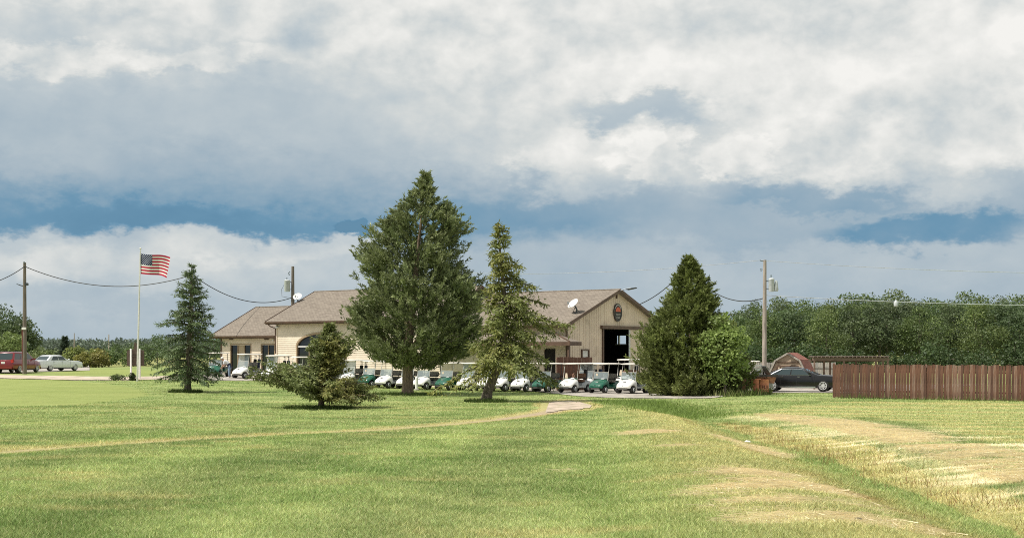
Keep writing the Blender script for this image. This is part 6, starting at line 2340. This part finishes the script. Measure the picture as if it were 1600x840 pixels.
M_skin = mat('skin', (.42, .24, .16), .55, var=.05)
M_shirt = mat('grey_white_shirt', (.60, .60, .61), .85, var=.06)
M_jeans = mat('pale_jeans', (.20, .27, .36), .85, var=.12, scale=14)
M_navy = mat('navy_cloth', (.022, .028, .055), .85, var=.1)
M_shoe = mat('pale_shoe', (.55, .54, .50), .7)
pp = row_at(359, -.9)
per = thing('person', 'person in pale cap, grey shirt, navy wrap and jeans bending over a golf cart', 'person', pp, R(180 - 8))
# local frame: +x is the way the person faces; feet at x 0, trunk folded forward over the cart
V_ = [(0, 0, .88), (.07, 0, 1.02), (.20, 0, 1.17), (.34, 0, 1.29), (.42, 0, 1.33),       # pelvis, waist, chest, shoulders, neck base
      (-.02, .10, .84), (.03, .115, .47), (-.02, .12, .09), (.13, .13, .04),              # left leg
      (-.02, -.10, .84), (.06, -.115, .47), (.02, -.12, .09), (.17, -.13, .04),
      (.36, .19, 1.24), (.42, .24, 1.00), (.56, .20, .84), (.60, .19, .79),               # left arm to wrist
      (.36, -.19, 1.24), (.44, -.24, 1.00), (.58, -.20, .86), (.62, -.19, .81),
      (.49, 0, 1.35), (.56, 0, 1.37), (.60, 0, 1.45)]                                     # neck, head
E_ = [(0, 1), (1, 2), (2, 3), (3, 4), (0, 5), (5, 6), (6, 7), (7, 8), (0, 9), (9, 10), (10, 11), (11, 12), (3, 13), (13, 14), (14, 15), (15, 16), (3, 17), (17, 18), (18, 19), (19, 20), (4, 21), (21, 22), (22, 23)]
R_ = [(.15, .12), (.14, .11), (.16, .12), (.15, .10), .07, .09, .06, .045, .04, .09, .06, .045, .04, .06, .045, .036, .03, .06, .045, .036, .03, .058, .095, .085]
skin_body('body', V_, E_, R_, 'skin', per)
skin_body('shirt', [V_[i] for i in (0, 1, 2, 3, 4, 13, 14, 17, 18)], [(0, 1), (1, 2), (2, 3), (3, 4), (3, 5), (5, 6), (3, 7), (7, 8)], [(.16, .13), (.155, .12), (.175, .135), (.165, .115), .08, .075, .062, .075, .062], 'grey_white_shirt', per)
skin_body('jeans', [V_[i] for i in (1, 0, 5, 6, 7, 9, 10, 11)], [(0, 1), (1, 2), (2, 3), (3, 4), (1, 5), (5, 6), (6, 7)], [(.15, .12), (.165, .135), .105, .08, .068, .105, .08, .068], 'pale_jeans', per, root_i=1)
skin_body('waist_wrap', [(-.03, 0, .74), (0, 0, .90), (.08, 0, 1.04)], [(0, 1), (1, 2)], [(.18, .15), (.185, .15), (.17, .135)], 'navy_cloth', per, root_i=1)
for i in (8, 12):
    x_, y_, z_ = V_[i]
    MB().loft([[(x_ - .16, y_ - .045, z_ - .04), (x_ - .16, y_ + .045, z_ - .04), (x_ - .15, y_ + .04, z_ + .06), (x_ - .15, y_ - .04, z_ + .06)], [(x_, y_ - .055, z_ - .04), (x_, y_ + .055, z_ - .04), (x_ - .02, y_ + .045, z_ + .03), (x_ - .02, y_ - .045, z_ + .03)], [(x_ + .10, y_ - .035, z_ - .04), (x_ + .10, y_ + .035, z_ - .04), (x_ + .09, y_ + .03, z_ - .01), (x_ + .09, y_ - .03, z_ - .01)]]).build('shoe', 'pale_shoe', per, bevel=.012)
for s, i in ((1, 16), (-1, 20)):
    w = Vector(V_[i]); dr = (Vector(V_[i]) - Vector(V_[i - 1])).normalized()
    sd = Vector((0, 1, 0)); fv = [w, w + dr * .05]
    fe = [(0, 1)]; rr_ = [.026, (.036, .018)]
    for k in range(4):
        a = w + dr * .085 + sd * (k - 1.5) * .021
        b = a + dr * (.035, .042, .038, .028)[k] + Vector((.01, 0, -.008)); c = b + (dr + Vector((.2, 0, -.5))).normalized() * .032
        n = len(fv); fv += [a, b, c]; fe += [(1, n), (n, n + 1), (n + 1, n + 2)]; rr_ += [.0105, .0095, .0085]
    a = w + dr * .03 - sd * s * .032; b = a + (dr + Vector((0, -s * .5, 0))).normalized() * .04; n = len(fv)
    fv += [a, b]; fe += [(0, n), (n, n + 1)]; rr_ += [.012, .010]
    skin_body('hand', [tuple(v) for v in fv], fe, rr_, 'skin', per, sub=1)
hd = Vector((.60, 0, 1.43))
face = MB().loft([[hd + Vector((.085 + x, y, z)) for x, y, z in ((0, -.012, -.02), (0, .012, -.02), (0, .008, .03), (0, -.008, .03))], [hd + Vector((.115, y, -.018)) for y in (-.008, .008, .006, -.006)]]).build('nose', 'skin', per)
for s in (-1, 1):
    MB().lathe([(.004, -.006), (.011, 0), (.004, .006)], hd + Vector((.088, s * .03, .025)), 8, 'x').build('eye', 'black_plastic', per)
    MB().lathe([(.012, -.012), (.028, 0), (.012, .012)], hd + Vector((-.005, s * .092, 0)), 8, 'y').build('ear', 'skin', per)
MB().box(hd + Vector((.085, 0, -.05)), (.012, .045, .010)).build('mouth', mat('lip', (.30, .12, .10), .6), per)
MB().lathe([(.095, -.045), (.10, -.01), (.095, .03)], hd + Vector((-.012, 0, .02)), 14).build('hair', mat('grey_hair', (.16, .15, .14), .8), per, smooth=60)
cap = MB().lathe([(.106, 0), (.108, .03), (.095, .075), (.05, .105), (.005, .112)], hd + Vector((-.005, 0, .045)), 16)
cap.slab([hd + Vector(q_) for q_ in ((.07, -.075, .05), (.16, -.06, .035), (.185, 0, .035), (.16, .06, .035), (.07, .075, .05))], (0, 0, .012))
cap.build('cap', 'white_paint', per, smooth=50)

# ------------------------------------------------------------------ weeds and rank grass by the fence, cedar, drums and trunks
W1 = line([(1005, 609), (1060, 614), (1150, 616), (1205, 612), (1205, 617), (1150, 620), (1060, 619), (1005, 614)])
patch_blades('tall_weeds', 'weeds growing round the bushy cedar and the drums', 5200, [W1], .12, .55, .035, [(.08, .12, .03), (.13, .17, .045), (.20, .21, .08)], 51, .7)
W2 = line([(1305, 619), (1420, 620.5), (1600, 624), (1640, 625), (1640, 629), (1600, 628), (1420, 624.5), (1305, 622.5)])
patch_blades('fence_weeds', 'weeds along the foot of the brown fence', 2600, [W2], .05, .32, .02, [(.08, .12, .03), (.13, .17, .04)], 52, .6)
for px, py, r, nm in ((497, 638, 1.25, 'grass tufts under the stunted spruce'), (637, 616.5, 1.7, 'unmown grass round the big cedar trunk'), (759, 628, .9, 'unmown grass round the leaning trunk'), (290, 612.5, .8, 'unmown grass round the lone spruce trunk')):
    c = hit(px, py)
    poly = np.array([(c.x + r * 1.3 * math.cos(a), c.y + r * math.sin(a)) for a in np.linspace(0, 6.1, 14)])
    patch_blades('tufted_grass', nm, 2200, [poly], .08, .26, .014, [(.055, .095, .02), (.09, .13, .03)], int(px), .6)
# two small things lying in the grass
p = on(1168, 678.5)
mb = MB().loft([[(-.13, -.06, .02), (.10, -.08, .03), (.12, .07, .02), (-.10, .09, .04)], [(-.12, -.05, .07), (.08, -.07, .10), (.13, .04, .06), (-.06, .07, .11)], [(-.05, -.02, .10), (.05, -.03, .13), (.06, .02, .10), (-.02, .03, .14)]])
o = mb.build('paper_scrap', 'white_paint'); o.location = p; o.scale = (.75, .6, .5)
tag(o, 'crumpled white paper scrap lying in the ditch', 'litter')
p = on(1340, 823)
mb = MB().tube([(-.05, 0, .05), (.0, .01, .07), (.06, -.01, .055)], [.012, .02, .014], 6)
o = mb.build('bark_chip', 'dark_rim'); o.location = p - Vector((0, 0, .02)); o.scale = (.7, .7, .7)
tag(o, 'small dark chip lying on pale straw in the foreground', 'debris')
